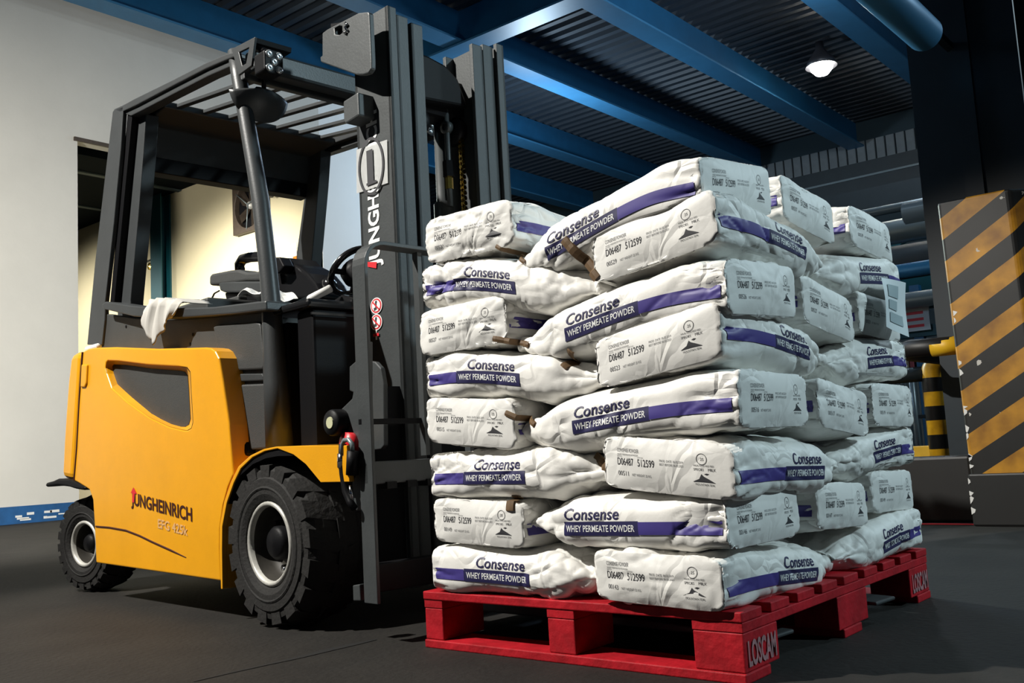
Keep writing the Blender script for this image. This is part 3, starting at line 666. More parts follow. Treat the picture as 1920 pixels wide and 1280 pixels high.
# steering wheel
sw = fk(664, 509, 1, .42)
bm = B(); tube(bm, [(.098*math.cos(a*math.pi/20), .098*math.sin(a*math.pi/20), 0) for a in range(40)], .012, 10, True); t = obj('steering_wheel', bm, 'black_gloss', FK, 0, True); t.location = (sw.x, .42, sw.z); t.rotation_euler = (math.radians(6), math.radians(-48), 0)
bm = B(); lathe(bm, [(0, .02), (.05, .015), (.055, -.02), (.03, -.06), (.03, -.30), (0, -.30)], 20, 'z'); obj('hub', bm, 'black', t, 0, True)
for a in (20, 160, 270):
    a = math.radians(a); bm = B(); tube(bm, [(.04*math.cos(a), .04*math.sin(a), -.01), (.095*math.cos(a), .095*math.sin(a), 0)], .011, 8); obj('spoke', bm, 'black', t, 0, True)
bm = B(); lathe(bm, [(0, .07), (.02, .065), (.027, .045), (.022, .02), (.008, .01), (.008, -.01)], 16, 'z', (-.098*math.cos(.5), -.098*math.sin(.5), .0)); obj('spinner_knob', bm, 'black_gloss', t, 0, True)

# ------------------------------------------------------------------ mast
MX0, MX1, ZT = .115, .32, fk(723, 8, 0, .32).z
bm = B(); box(bm, .10, .21, .345, .875, 1.76, 1.92); ma = obj('mast', bm, 'black', FK, .02)
def rail(y0, y1, x0, x1, zt, s, web_near, m='mast_steel'):
    def Y(a, b): return (a, b) if s > 0 else (2*.61-b, 2*.61-a)
    bm = B(); box(bm, x0, x1, *Y(y0, y0+.014) if web_near else Y(y1-.014, y1), .10, zt)
    box(bm, x1-.018, x1, *Y(y0, y1), .10, zt); box(bm, x0, x0+.018, *Y(y0, y1), .10, zt)
    return obj('mast_rail', bm, m, ma, .003)
for s in (1, -1):
    rail(.335, .372, MX0, MX1, ZT, s, True); rail(.380, .432, MX0+.02, MX1-.012, ZT-.015, s, True); rail(.440, .492, MX0+.03, MX1-.006, ZT-.03, s, True)
bm = B(); prism(bm, [(.46, 1.78), (.46, 1.96), (.56, 1.955), (.64, 1.94), (.70, 1.90), (.745, 1.80)], .20, .26, 'x'); obj('hose_cover', bm, 'black', ma, .01)
boxo('mast_crosshead', 'black', ma, .12, .22, .345, .875, .35, .50, .02)
for yy in (.70, 1.22-.70):
    bm = B(); lathe(bm, [(0, .12), (.036, .12), (.036, 1.45), (.024, 1.46), (.022, 1.80), (0, 1.80)], 18, 'z', (.14, yy, 0)); obj('lift_cylinder', bm, 'mast_steel', ma, 0, True)
    bm = B(); lathe(bm, [(0, -.02), (.05, -.02), (.055, 0), (.05, .02), (0, .02)], 24, 'y', (.19, yy+.03, 1.72)); obj('chain_pulley', bm, 'black', ma, 0, True)
    bm = B(); zz = .45
    while zz < 1.70:
        for dx in (-.007, .007): box(bm, .225+dx-.002, .225+dx+.002, yy+.024, yy+.036, zz, zz+.017)
        box(bm, .216, .234, yy+.022, yy+.038, zz+.004, zz+.012); zz += .02
    ch = obj('lift_chain', bm, 'brass', ma)
ab = ma
qh = fk(836, 210, 0, .2)
tubeo('anchor_rod', 'mast_steel', ab, [(.2, qh.y, qh.z+.1), (.2, qh.y, qh.z-.2), (.2, qh.y, qh.z-.36)], .011, 10)
bm = B(); lathe(bm, [(.012, -.012), (.024, -.012), (.024, .012), (.012, .012)], 16, 'y', (.2, qh.y, qh.z-.06)); obj('anchor_eye', bm, 'mast_steel', ab, 0, True)
bm = B(); lathe(bm, [(0, 0), (.022, 0), (.022, .06), (0, .06)], 6, 'z', (.2, qh.y, qh.z-.25)); obj('anchor_nut', bm, 'black', ab)
bm = B(); lathe(bm, [(0, 0), (.015, 0), (.015, .045), (0, .045)], 6, 'z', (.2, qh.y, qh.z-.295)); obj('brass_nut', bm, 'brass', ab)
# plate and box on the mast side
PLT = [(604, 62), (613, 55), (672, 24), (690, 22), (692, 26), (696, 112), (696, 128), (690, 137), (680, 140), (668, 140), (601, 116), (600, 107), (604, 104)]
hol = [(627, 53), (636, 48), (641, 49), (641, 62), (636, 65), (628, 64)]
bm = B(); prism_hole(bm, T(PLT, .255), T(hol, .255), .255, .275); ps = obj('cover_plate', bm, 'mast_steel', ma, .004)
bm = B(); prism(bm, T([(632, 85), (660, 72), (661, 105), (634, 110)], .29), .275, .336); obj('plate_bracket', bm, 'black', ma)
prismo('plate_back', 'black', ma, T([(622, 45), (645, 42), (645, 70), (622, 70)], .28), .276, .285)
tubeo('hook', 'chrome', ma, [(a, .250, b) for a, b in T([(648, 43), (651, 46), (647, 51), (651, 57), (648, 62), (644, 60)], .25)], .005, 8)
prismo('junction_box', 'mast_steel', ma, T([(643, 190), (671, 172), (673, 216), (648, 232), (644, 228)], .27), .27, .34, .006)
# lettering on the mast
ty = .333
def mpt(px, py): q = fk(px, py, 1, ty); return Vector((q.x, ty, q.z))
bm = B(); lo = mpt(712, 498); hi = mpt(705, 205); up_ = (hi-lo); wl = up_.length; up_.normalize()
# the letters EIN R lie under the number plate
full = 'JUNGHEINRICH'; v, f, wd = glyphs(full, .03); lh = .058
add_text(bm, full, lo, up_, Vector((-1, 0, 0)), height=lh, width=wl, bold=.03); obj('maker_lettering', bm, 'white_print', ma)
bm = B(); a = [mpt(*p) for p in ((690, 491), (690, 500), (706, 503), (707, 491))]; vs = [bm.verts.new(q+Vector((0, -.0015, 0))) for q in a]; bm.faces.new(vs); obj('maker_arrow', bm, 'red_print', ma)
sg = ma
pl = [mpt(*p) for p in ((669.5, 281), (727, 262), (728.5, 343), (670, 363))]
bm = B(); vs = [bm.verts.new(q+Vector((0, -.003, 0))) for q in pl]; bm.faces.new(vs); bmesh.ops.solidify(bm, geom=bm.faces[:], thickness=.002); obj('number_card', bm, 'white_print', sg)
cc = mpt(698, 312)+Vector((0, -.0065, 0))
bm = B(); ew, eh = .074, .102; N = 40
o1 = [bm.verts.new(cc+Vector((ew*math.cos(2*math.pi*i/N), 0, eh*math.sin(2*math.pi*i/N)))) for i in range(N)]
o2 = [bm.verts.new(cc+Vector(((ew-.010)*math.cos(2*math.pi*i/N), 0, (eh-.010)*math.sin(2*math.pi*i/N)))) for i in range(N)]
for i in range(N): bm.faces.new((o1[i], o1[(i+1) % N], o2[(i+1) % N], o2[i]))
obj('ring_print', bm, 'ink', sg)
bm = B(); add_text(bm, '1', cc+Vector((-.022, -.0005, -.058)), (1, 0, 0), (0, 0, 1), height=.118, width=.036)
box(bm, cc.x-.028, cc.x+.03, cc.y-.0006, cc.y-.0001, cc.z-.064, cc.z-.055); obj('digit_print', bm, 'ink', sg)
for i, (px, py) in enumerate(((706, 573), (706, 604))):
    dcl = ma; c = mpt(px, py); rx_, rz_ = .029, .0245
    def disc(rr, m, nm, dy):
        bm = B(); bm.faces.new([bm.verts.new(c+Vector((rx_*rr*math.cos(a*math.pi/14), -dy, rz_*rr*math.sin(a*math.pi/14)))) for a in range(28)]); obj(nm, bm, m, dcl)
    disc(1.14, 'white_print', 'decal_outline', .0012); disc(1.0, 'red_print', 'decal_ring', .0018); disc(.80, 'white_print', 'decal_field', .0024)
    bm = B(); box(bm, c.x-.004, c.x+.004, c.y-.0032, c.y-.0030, c.z-.014, c.z+.012); box(bm, c.x-.012, c.x-.004, c.y-.0032, c.y-.0030, c.z-.016, c.z-.006); box(bm, c.x-.003, c.x+.006, c.y-.0032, c.y-.0030, c.z+.009, c.z+.017); obj('decal_figure', bm, 'ink', dcl)
    bm = B(); vs = [bm.verts.new(c+Vector((a*rx_, -.0038, b*rz_))) for a, b in ((-.7, .55), (-.55, .7), (.7, -.55), (.55, -.7))]; bm.faces.new(vs); obj('decal_slash', bm, 'red_print', dcl)
c = mpt(706, 627); dcl = ma
bm = B(); box(bm, c.x-.004, c.x+.004, c.y-.0018, c.y-.001, c.z-.018, c.z+.018); obj('decal_white_bar', bm, 'white_print', dcl)
bm = B(); box(bm, c.x-.016, c.x+.016, c.y-.0026, c.y-.0019, c.z-.006, c.z+.004); obj('decal_red_bar', bm, 'red_print', dcl)

# ------------------------------------------------------------------ carriage and load backrest
CYN = .02; CYF = 2*YC-.02
xl = fk(667, 700, 1, CYN).x; xr_ = fk(691, 700, 1, CYN).x; ztb = fk(680, 447, 1, CYN).z; zbb = fk(683, 1130, 1, CYN).z
bmr = .075; tk = .012
path = [(CYN, zbb), (CYN, ztb-bmr)]+[(CYN+bmr-bmr*math.cos(a), ztb-bmr+bmr*math.sin(a)) for a in [math.radians(d) for d in (15, 30, 45, 60, 75, 90)]]
path += [(CYF-(y-CYN), z) for y, z in path[::-1]]
bm = B(); secs = []
for i, (y, z) in enumerate(path):
    a = path[max(i-1, 0)]; b = path[min(i+1, len(path)-1)]; t = Vector((b[0]-a[0], b[1]-a[1])).normalized(); nrm = Vector((t.y, -t.x))
    secs.append([bm.verts.new((x, y+nrm.x*d, z+nrm.y*d)) for x, d in ((xl, 0), (xr_, 0), (xr_, tk), (xl, tk))])
for i in range(len(secs)-1):
    for k in range(4): bm.faces.new((secs[i][k], secs[i][(k+1) % 4], secs[i+1][(k+1) % 4], secs[i+1][k]))
bm.faces.new(secs[0]); bm.faces.new(secs[-1]); ca = obj('fork_carriage', bm, 'mast_steel', FK, .002)
for s in (0, 1):
    def YY(a, b): return (a, b) if s == 0 else (2*YC-b, 2*YC-a)
    EAR = [(655, 687), (668, 676), (668, 640), (690, 640), (690, 920), (668, 958), (660, 935), (660, 905), (672, 880), (674, 830), (655, 820), (640, 800), (624, 782), (660, 747), (662, 735), (655, 732)]
    prismo('side_plate', 'mast_steel', ca, T(EAR, CYN+.012), *YY(CYN+.012, CYN+.03), .003)
    prismo('foot_block', 'mast_steel', ca, T([(661, 1097), (674, 1095), (676, 1126), (662, 1126)], CYN+.012), *YY(CYN+.012, CYN+.05), .003)
    q = fk(635, 792, 1, CYN)
    bm = B(); a_, b_ = YY(CYN-.03, CYN+.05); lathe(bm, [(0, a_), (.036, a_), (.04, a_+.008), (.04, b_-.008), (.036, b_), (0, b_)], 20, 'y', (q.x, 0, q.z)); obj('pivot_bush', bm, 'black', ca, 0, True)
    a_ = CYN-.033 if s == 0 else 2*YC-CYN+.033; bm = B(); lathe(bm, [(0, a_), (.017, a_), (.018, a_+.004*(1 if s == 0 else -1))], 16, 'y', (q.x, 0, q.z)); obj('pivot_pin', bm, 'pin', ca, 0)
for yy in (.25, .43, .61, .79, .97):
    boxo('backrest_bar', 'mast_steel', ca, xl+.01, xl+.035, yy-.008, yy+.008, .52, ztb-.01)
zc_ = fk(740, 795, 1, .3).z
boxo('backrest_tie', 'black', ca, xl+.005, xl+.02, CYN, CYF, zc_-.008, zc_+.008)
zc_ = fk(705, 868, 1, .1).z
boxo('fork_bar', 'mast_steel', ca, xl+.0, xr_-.02, CYN+.0, CYF, zc_-.06, zc_+.005, .004)
bm = B()
for k in range(14):
    yy = CYN+.06+k*.075; box(bm, xl+.005, xr_-.012, yy, yy+.035, zc_-.075, zc_-.055)
obj('fork_bar_notches', bm, 'black', ca)
boxo('fork_bar', 'black', ca, xl+.0, xr_-.02, CYN+.02, CYF-.02, .14, .22, .004)
for y0 in (.36, .905):
    prof = [(xr_-.02, zc_-.0), (xr_-.02, .16), (xr_-.01, .105), (xr_+.02, .06), (xr_+.06, .047), (xr_+1.03, .052), (xr_+1.03, .062), (xr_+.06, .086), (xr_+.042, .092), (xr_+.028, .115), (xr_+.022, .15), (xr_+.02, zc_-.0)]
    prismo('fork', 'mast_steel', ca, prof, y0, y0+.115, .004)
# curved mast fender and hoses
prismo('mast_bracket', 'mast_steel', ma, T([(690, 676), (703, 678), (714, 690), (719, 720), (720, 835), (714, 842), (690, 845)], .20), .20, .218, .004, seg=3)
boxo('bracket_web', 'black', ma, .25, .30, .21, .34, .45, .75)
def hp(pts, y): return [(a, y, b) for a, b in T(pts, y)]
ho = tubeo('hydraulic_hose', 'black', FK, hp([(642, 832), (641, 860), (643, 888), (648, 920), (656, 940), (664, 952)], CYN-.02), .011, 10)
tubeo('fitting', 'chrome', ho, hp([(641, 850), (640.5, 876)], CYN-.02), .0135, 12)
tubeo('hose_loop', 'pipe_grey', ho, hp([(642, 850), (642, 832), (646, 825), (654, 824), (660, 832), (661, 845)], CYN-.025), .007, 10)
tubeo('red_cap', 'red', ho, [fk(648, 832, 1, CYN-.01), Vector(fk(648, 832, 1, CYN-.01))+Vector((0, .03, 0))], .034, 20)
tubeo('connector', 'black', ho, hp([(662, 845), (660, 890)], CYN-.02), .018, 12)
tubeo('connector', 'chrome', ho, hp([(657, 910), (660, 938)], CYN-.018), .006, 8)

# cloth over the ledge
bm = B(); N1, N2 = 26, 18
CL = T([(300, 566), (268, 598), (277, 615), (290, 634), (300, 613), (322, 597), (345, 590)], .022)
rows = []
for i in range(N1+1):
    s = i/N1; top = (fk(276+s*66, 572-4*math.sin(s*3), 1, .03)); dep = [0.03, .09, .135, .155, .115, .08, .06, .035][min(7, int(s*7))]*(1-(s*7-int(s*7)))+[0.03, .09, .135, .155, .115, .08, .06, .035][min(7, int(s*7)+1)]*(s*7-int(s*7))
    row = []
    for j in range(N2+1):
        v = j/N2
        fold = .010*math.sin(s*19+v*2)+.006*math.sin(s*41+1)
        if v < .35:
            k = v/.35; y = .16-.135*k; z = top.z+.012+abs(fold)*.8
        else:
            k = (v-.35)/.65; y = .020-.012*math.sin(k*2)+fold*.8; z = top.z+.006-dep*1.1*k
        row.append(bm.verts.new(F0+FX*(top.x+.015*math.sin(v*4+s*5)-.05*s*k*(v > .35)-.01*(v-.35))+FY*y+Vector((0, 0, z))))
    rows.append(row)
for i in range(N1):
    for j in range(N2): bm.faces.new((rows[i][j], rows[i+1][j], rows[i+1][j+1], rows[i][j+1]))
ck = tag(obj('rag', bm, 'cloth', None, 0, True), 'off-white rag draped over the forklift side ledge', 'rag'); ck.modifiers.new('s', 'SOLIDIFY').thickness = .003
bm = B(); rows = []
for i in range(15):
    row = []
    for j in range(9):
        a = fk(468+i*3.0, 562, 1, .2); row.append(bm.verts.new(F0+FX*a.x+FY*(.15+j*.02)+Vector((0, 0, a.z+.012+.022*math.sin(i*.5+j*.3)*math.sin(j*.8+.4)+.02*math.sin(i/14*3.1)))))
    rows.append(row)
for i in range(14):
    for j in range(8): bm.faces.new((rows[i][j], rows[i+1][j], rows[i+1][j+1], rows[i][j+1]))
pk = tag(obj('crumpled_paper', bm, 'paper', None, 0, False), 'crumpled white paper on the truck hood behind the front pillar', 'paper'); pk.modifiers.new('s', 'SOLIDIFY').thickness = .002

# ------------------------------------------------------------------ pallet
PW, PD = .956, 1.24
pal = tag(empty('pallet', (0, 0, 0)), 'red painted wooden pallet carrying the sacks', 'pallet')
random.seed(5)
nbd = 9; bwid = .098
for i in range(nbd):
    y0 = (PD-bwid)*i/(nbd-1)
    b_ = boxo('deck_board', 'pallet_red' if i in (0,) or True else 'pallet_wood', pal, -PW, 0, y0, y0+bwid, .128, .15, .003); b_.rotation_euler.z = 0
for i, x0 in enumerate((-PW, -.53, -.125)):
    x1 = x0+(.07, .085, .125)[i]
    boxo('stringer_board', 'pallet_red', pal, x0+.001, x1-.001, .003, PD-.003, .106, .1275, .002)
    for j, (y0, y1) in enumerate(((.004, .17), (.52, .72), (PD-.17, PD-.004))):
        boxo('block', 'pallet_red', pal, x0+.002, x1-.002, y0, y1, .0225, .1055, .003)
for y0 in (0, .545, PD-.12):
    boxo('bottom_board', 'pallet_red', pal, -PW, 0, y0, y0+.12, .0, .022, .003)
bm = B(); add_text(bm, 'LOSCAM', (.0008, .018, .036), (0, 1, 0), (0, 0, 1), height=.05, width=.135, bold=.03); obj('stencil_lettering', bm, 'pallet_white', pal)
bm = B(); add_text(bm, 'LOSCAM', (.0008, PD-.155, .036), (0, 1, 0), (0, 0, 1), height=.05, width=.135, bold=.03); obj('stencil_lettering', bm, 'pallet_white', pal)

# ------------------------------------------------------------------ sacks
def sstep(a, b, x):
    t = max(0., min(1., (x-a)/(b-a))); return t*t*(3-2*t)
def section(a, b, n, NC):
    F = 360; P = []
    for i in range(F):
        t = 2*math.pi*i/F; c, s = math.cos(t), math.sin(t)
        P.append((math.copysign(a*abs(c)**(2/n), c), math.copysign(b*abs(s)**(2/n), s)))
    d = [0.]
    for i in range(F): d.append(d[-1]+math.dist(P[i], P[(i+1) % F]))
    out = []; k = 0
    for j in range(NC):
        L = d[-1]*j/NC
        while d[k+1] < L: k += 1
        f = (L-d[k])/(d[k+1]-d[k]+1e-12); p, q = P[k], P[(k+1) % F]; out.append((p[0]+(q[0]-p[0])*f, p[1]+(q[1]-p[1])*f))
    return out
SECT = {}
def make_sack(L, W, H, z1, zdrop, roll, seed, slump=0., twist=0., fine=True):
    """local frame: +u from the printed end (u=0) to the gathered end (u=L); v across; z about the middle"""
    off = Vector((seed*7.31, seed*3.77, seed*1.93)); off2 = off*1.7+Vector((11, 5, 3))
    NR, NC = (100, 152) if fine else (60, 96)
    verts = []; rings = []; ax = 1 if seed % 2 else -1
    N = noise.noise; VO = noise.voronoi; sin = math.sin
    def sag(s, v):
        return zdrop*sstep(.15, 1.0, s)+roll*v+twist*v*s - slump*math.sin(math.pi*min(1, s))*.5
    def ring(s, scale=1., uoff=0., cap=0):
        e = sstep(.70, 1.0, s); b0 = .86+.14*sstep(0, .2, s)
        a = W/2*(.97+.03*sstep(0, .25, s))*(1-.20*e**1.5); b = H/2*b0*(1-.66*e**1.25); n = 8.5-5.0*sstep(0, .32, s)-.4*e
        key = (round(a, 4), round(b, 4), round(n, 2), NC)
        if key not in SECT: SECT[key] = section(a, b, n, NC)
        idx = []; pl = sstep(.55, .97, s); fr = sstep(.30, .0, s)
        for j, (v, z) in enumerate(SECT[key]):
            v *= scale; z *= scale; u = s*L+uoff
            if cap == 0: nv = Vector((0, v/a**2, z/b**2)).normalized()
            else: nv = Vector((-1 if cap == 1 else 1, 0, 0))
            P = Vector((u, v, z))
            d = .0085*N(P*4.5+off)
            if fine:
                m = N(P*3.3+off2)*1.0+.22+.55*pl+.2*fr
                if cap == 1: m -= .42
                if m > 0:
                    w = Vector((N(P*7+off), N(P*7+off2), 0))*.25
                    f = VO(Vector((P.x*5.5+P.z*5+P.y*2*ax, P.y*6.5-P.x*2*ax, P.z*10-P.x*4*ax))+off+w)[0]; c = max(0., 1-(f[1]-f[0])*3.2); d -= .012*min(m, 1)*c*c
                    d += .006*min(m, 1)*(.5-f[0])
                    if pl > .05 or fr > .2 or m > .55:
                        f = VO(Vector((P.x*21, P.y*24, P.z*24))+off2)[0]; c = max(0., 1-(f[1]-f[0])*3.0); d -= .0048*min(m, 1)*c*c
                        d += (.008*pl+.0025)*(.5-f[0])
                if pl > 0:
                    d += .008*pl*N(Vector((P.x*7, P.y*26, P.z*26))+off)+.006*pl*(abs(sin(j*.21*152/NC*.9+3*N(P*5+off)+seed))-.5)
                if fr > 0 and cap == 0:
                    q = abs(sin(z*75+N(P*8+off)*2.5+seed)); d -= .0055*fr*fr*(1-q)**2*2
                    d -= .004*fr*fr*max(0, N(Vector((P.x*10, P.y*30, P.z*45))+off2))*2
            P2 = P+nv*d
            P2.x += .022*e*N(P*8+off)
            P2.z += sag(s, v)
            idx.append(len(verts)); verts.append(P2)
        rings.append(idx)
    for sc in ((.02, .12, .24, .36, .48, .6, .7, .79, .87, .93, .975) if fine else (.02, .4, .8)): ring(0, sc, -.013*(1-sc**2), 1)
    for i in range(NR+1): ring((i/NR))
    for sc in ((.9, .75, .6, .45, .3, .15, .02) if fine else (.5, .02)): ring(1., sc, .012*(1-sc), 2)
    faces = [tuple(rings[0][::-1])]
    for i in range(len(rings)-1):
        for j in range(NC): faces.append((rings[i][j], rings[i][(j+1) % NC], rings[i+1][(j+1) % NC], rings[i+1][j]))
    faces.append(tuple(rings[-1]))
    return verts, faces, sag
# height of what already lies beneath: 1 cm cells, filled layer by layer (deck first)
TOP = {}; LAYER = {}; CELL = .01; DECK = .15
def top_at(x, y):
    fx, fy = x/CELL-.5, y/CELL-.5; ix, iy = math.floor(fx), math.floor(fy); a, b = fx-ix, fy-iy
    g_ = lambda i, j: TOP.get((i, j), DECK)
    return (g_(ix, iy)*(1-a)+g_(ix+1, iy)*a)*(1-b)+(g_(ix, iy+1)*(1-a)+g_(ix+1, iy+1)*a)*b
def settle(V, loc, rz):
    # press the underside of a sack flat onto the sacks or boards below it
    c, s_ = math.cos(rz), math.sin(rz)
    for v in V:
        x = loc[0]+c*v.x-s_*v.y; y = loc[1]+s_*v.x+c*v.y; t = top_at(x, y)-.0015-loc[2]
        if v.z < t: v.z = t+.06*(v.z-t)
        key = (math.floor(x/CELL), math.floor(y/CELL)); z = v.z+loc[2]
        if z > LAYER.get(key, -1): LAYER[key] = z
def close_layer():
    for (i, j), z in LAYER.items():
        for di, dj in ((0, 0), (1, 0), (-1, 0), (0, 1), (0, -1)):
            k = (i+di, j+dj)
            if di == dj == 0 or k not in LAYER: TOP[k] = max(TOP.get(k, DECK), z-(.0 if di == dj == 0 else .004))
    LAYER.clear()
SACK_ID = [0]; PENDING = []; FRONT = []
def project(bvh, base, direction, eps):
    """base: Vector start outside; returns the point on the sack"""
    h = bvh.ray_cast(base, direction)
    if h[0] is None: return None
    return h[0]-direction*eps
def wrap_mesh(bvh, sag, L, pts, faces, kind, eps):
    """pts: 2D print coordinates; kind: 'end' (a across v, b up) or +1/-1 for the long side at v=+/-"""
    V = []
    for a, b in pts:
        if kind == 'end':
            v = -a; base = Vector((-.3, v, b+sag(0, v))); d = Vector((1, 0, 0))
        else:
            v = kind*.3; base = Vector((a, v, b+sag(a/L, kind*.18))); d = Vector((0, -kind, 0))
        V.append(project(bvh, base, d, eps))
    F = [f for f in faces if all(V[i] is not None for i in f)]
    used = sorted({i for f in F for i in f}); mp = {o: k for k, o in enumerate(used)}
    return [V[i] for i in used], [tuple(mp[i] for i in f) for f in F]
def pydata(name, V, F, m, parent, smooth=True):
    me = bpy.data.meshes.new(name); me.from_pydata([tuple(v) for v in V], [], F); me.materials.append(MATS[m])
    if smooth:
        me.polygons.foreach_set('use_smooth', [True]*len(me.polygons))
    me.update(); o = bpy.data.objects.new(name, me); COL.objects.link(o); o.parent = parent; return o
class Flat:
    def __init__(s): s.v = []; s.f = []
    def text(s, t, x, y, height=None, width=None, bold=0., shear=0., mirror=1):
        gv, gf, wd = glyphs(t, bold, shear); sy = height or width/wd; sx = width/wd if width else sy
        o = len(s.v); s.v += [(x+mirror*a*sx, y+b*sy) for a, b in gv]; s.f += [tuple(i+o for i in q) for q in gf]
    def grid(s, x0, x1, y0, y1, nx, ny):
        o = len(s.v)
        for j in range(ny+1):
            for i in range(nx+1): s.v.append((x0+(x1-x0)*i/nx, y0+(y1-y0)*j/ny))
        for j in range(ny):
            for i in range(nx): a = o+j*(nx+1)+i; s.f.append((a, a+1, a+nx+2, a+nx+1))
    def poly(s, P):
        o = len(s.v); s.v += P; s.f.append(tuple(range(o, o+len(P))))
    def ringp(s, cx, cy, r, t, n=20):
        o = len(s.v)
        for i in range(n):
            a = 2*math.pi*i/n; s.v += [(cx+r*math.cos(a), cy+r*math.sin(a)), (cx+(r-t)*math.cos(a), cy+(r-t)*math.sin(a))]
        for i in range(n): a = o+2*i; b = o+2*((i+1) % n); s.f.append((a, b, b+1, a+1))
def sack(name_label, loc, rz, L, W, H, zdrop, roll, sides, end, number, band=.43, tape=(0, 0, 0), slump=0., group='white powder sacks stacked on the pallet', twist=0., hidden=False, strips=()):
    SACK_ID[0] += 1; seed = SACK_ID[0]
    V, F, sag = make_sack(L, W, H, 0, zdrop, roll, seed, slump, twist, not hidden)
    settle(V, loc, rz)
    t = empty('powder_sack', loc, rz); tag(t, name_label, 'sack', group)
    body = pydata('bag', V, F, 'sack', t)
    if hidden: return t
    bvh = BVHTree.FromPolygons(V, F)
    if loc[1] < .3: FRONT.append((bvh, Vector(loc), rz))
    def add(nm, fl, kind, m, eps):
        v, f = wrap_mesh(bvh, sag, L, fl.v, fl.f, kind, eps)
        if f:
            o_ = pydata(nm, v, f, m, t, smooth=(nm in ('print_band', 'name_band', 'end_patch')))
            if nm.endswith('_print'): o_['kind'] = 'stuff'
            return o_
    for kind in sides:
        # kind +1: side at +v ; text runs so that it reads from outside.  right = z x n
        # local u axis; n = (0,kind,0): right = z x n = (-kind,0,0)
        rd = -kind
        ub = band if rd > 0 else band                     # band from the printed end to the lettering
        tw = .205
        bz = -.010
        fl = Flat(); fl.grid(.012, ub-tw-.012, bz-.0145, bz+.0145, 70, 10); add('print_band', fl, kind, 'purple', .0019)
        fl = Flat(); fl.grid(ub-tw-.012, ub, bz-.0165, bz+.0165, 60, 10); add('name_band', fl, kind, 'navy', .0012)
        x0 = (ub-tw-.004) if rd > 0 else (ub-.008)
        fl = Flat(); fl.text('WHEY PERMEATE POWDER', x0, bz-.0072, height=.0150, width=tw-.006, bold=.012, mirror=rd); add('product_lettering', fl, kind, 'white_print', .0019)
        x0 = (ub-tw+.03) if rd > 0 else (ub-.006)
        fl = Flat(); fl.text('Consense', x0, bz+.0215, height=.026, width=.158, bold=.012, shear=.12, mirror=rd); add('brand_lettering', fl, kind, 'navy', .0013)
    if end:
        hw = W*.48; hh = H*.41
        fl = Flat(); fl.grid(-hw, hw, -hh, hh, 60, 24); ep = add('end_patch', fl, 'end', 'sack_end', .0007)
        fl = Flat(); x0 = -W*.36
        fl.text('D06487', x0, -.004, height=.0165, width=.046); fl.text('512599', x0+.058, -.004, height=.0165, width=.046); add('batch_print', fl, 'end', 'ink', .0014)
        fl = Flat(); fl.text('CONSENSE POWDER', x0, .026, height=.0085, width=.062); fl.text('WHEY PERMEATE POWDER', x0, .0185, height=.0034)
        fl.text('BATCH', x0, .0145, height=.003); fl.text('LOT NO', x0+.058, .0145, height=.003)
        fl.text(number, x0, -.028, height=.0105, width=.03); fl.text('NET WEIGHT 25 KG', x0+.04, -.027, height=.0055, width=.052)
        fl.text('PROD. DATE  06.02.2019', x0+.118, .011, height=.005, width=.060); fl.text('BEST BEFORE 06.02.2021', x0+.118, .003, height=.005, width=.060)
        add('detail_print', fl, 'end', 'ink_soft', .0014)
        fl = Flat(); lx, lz = W*.285, -.014
        fl.ringp(lx-.004, .024, .0125, .0012); fl.text('25', lx-.007, .021, height=.006)
        fl.poly([(lx-.028, lz-.012), (lx-.012, lz-.005), (lx-.006, lz+.006), (lx-.001, lz+.001), (lx+.012, lz-.005), (lx+.026, lz-.012)])
        fl.poly([(lx+.0, lz+.006), (lx+.006, lz+.004), (lx+.012, lz+.007), (lx+.006, lz+.008)])
        fl.text('HALAL FOOD AND FEED', lx-.024, lz+.022, height=.004, width=.048); fl.text('SPECIES', lx-.024, lz+.013, height=.005); fl.text('MILK', lx+.010, lz+.013, height=.006)
        fl.text('MOUNTAIN SEAL', lx-.022, lz-.019, height=.0045, width=.046)
        add('logo_print', fl, 'end', 'ink', .0014)
    # gathered end: kraft closure tape folded across
    if strips: PENDING.append((t, strips, seed, loc, rz)); return t
    bm = B(); n = 12; tl = W*.52; r1 = []; hgt = .032
    for i in range(n+1):
        k = i/n-.5; y = k*tl+tape[0]; x = L+.006+.008*math.sin(i*1.3+seed); z = sag(1., y)+tape[1]+.012*math.sin(i*.55+seed)+tape[2]*k
        r1.append([bm.verts.new((x-.018, y, z+hgt*.5)), bm.verts.new((x+.012, y+.004, z+hgt*.35)), bm.verts.new((x+.014, y+.004, z-hgt*.35)), bm.verts.new((x-.016, y, z-hgt*.5))])
    for i in range(n):
        for j in range(3): bm.faces.new((r1[i][j], r1[i+1][j], r1[i+1][j+1], r1[i][j+1]))
    bmesh.ops.solidify(bm, geom=bm.faces[:], thickness=.0015)
    obj('closure_tape', bm, 'kraft', t)
    return t
TAPE_A = {6: (((1048, 447), (1107, 520), .026, -.04),), 4: (((1066, 655), (1048, 688), .024, -.015),), 2: (((1090, 858), (1124, 882), .028, -.01),)}
TAPE_B = {7: (((924, 460), (974, 490), .013, -.02),), 5: (((920, 634), (976, 645), .016, -.02),), 3: (((944, 774), (988, 796), .016, -.02),), 1: (((947, 931), (948, 958), .030, -.03),)}
ORD = ['bottom', 'second', 'third', 'fourth', 'fifth', 'sixth', 'seventh', 'top']
ZM = [.2125, .337, .463, .600, .733, .857, .984, 1.108]
HH = [.137, .140, .146, .150, .146, .150, .146, .150]
NUM = ['00143', '00149', '00511', '00515', '00523', '00527', '00529', '00531']
A1p = {0: (-.02, -.01), 2: (.0, .0), 4: (-.03, .0), 6: (-.06, .0)}
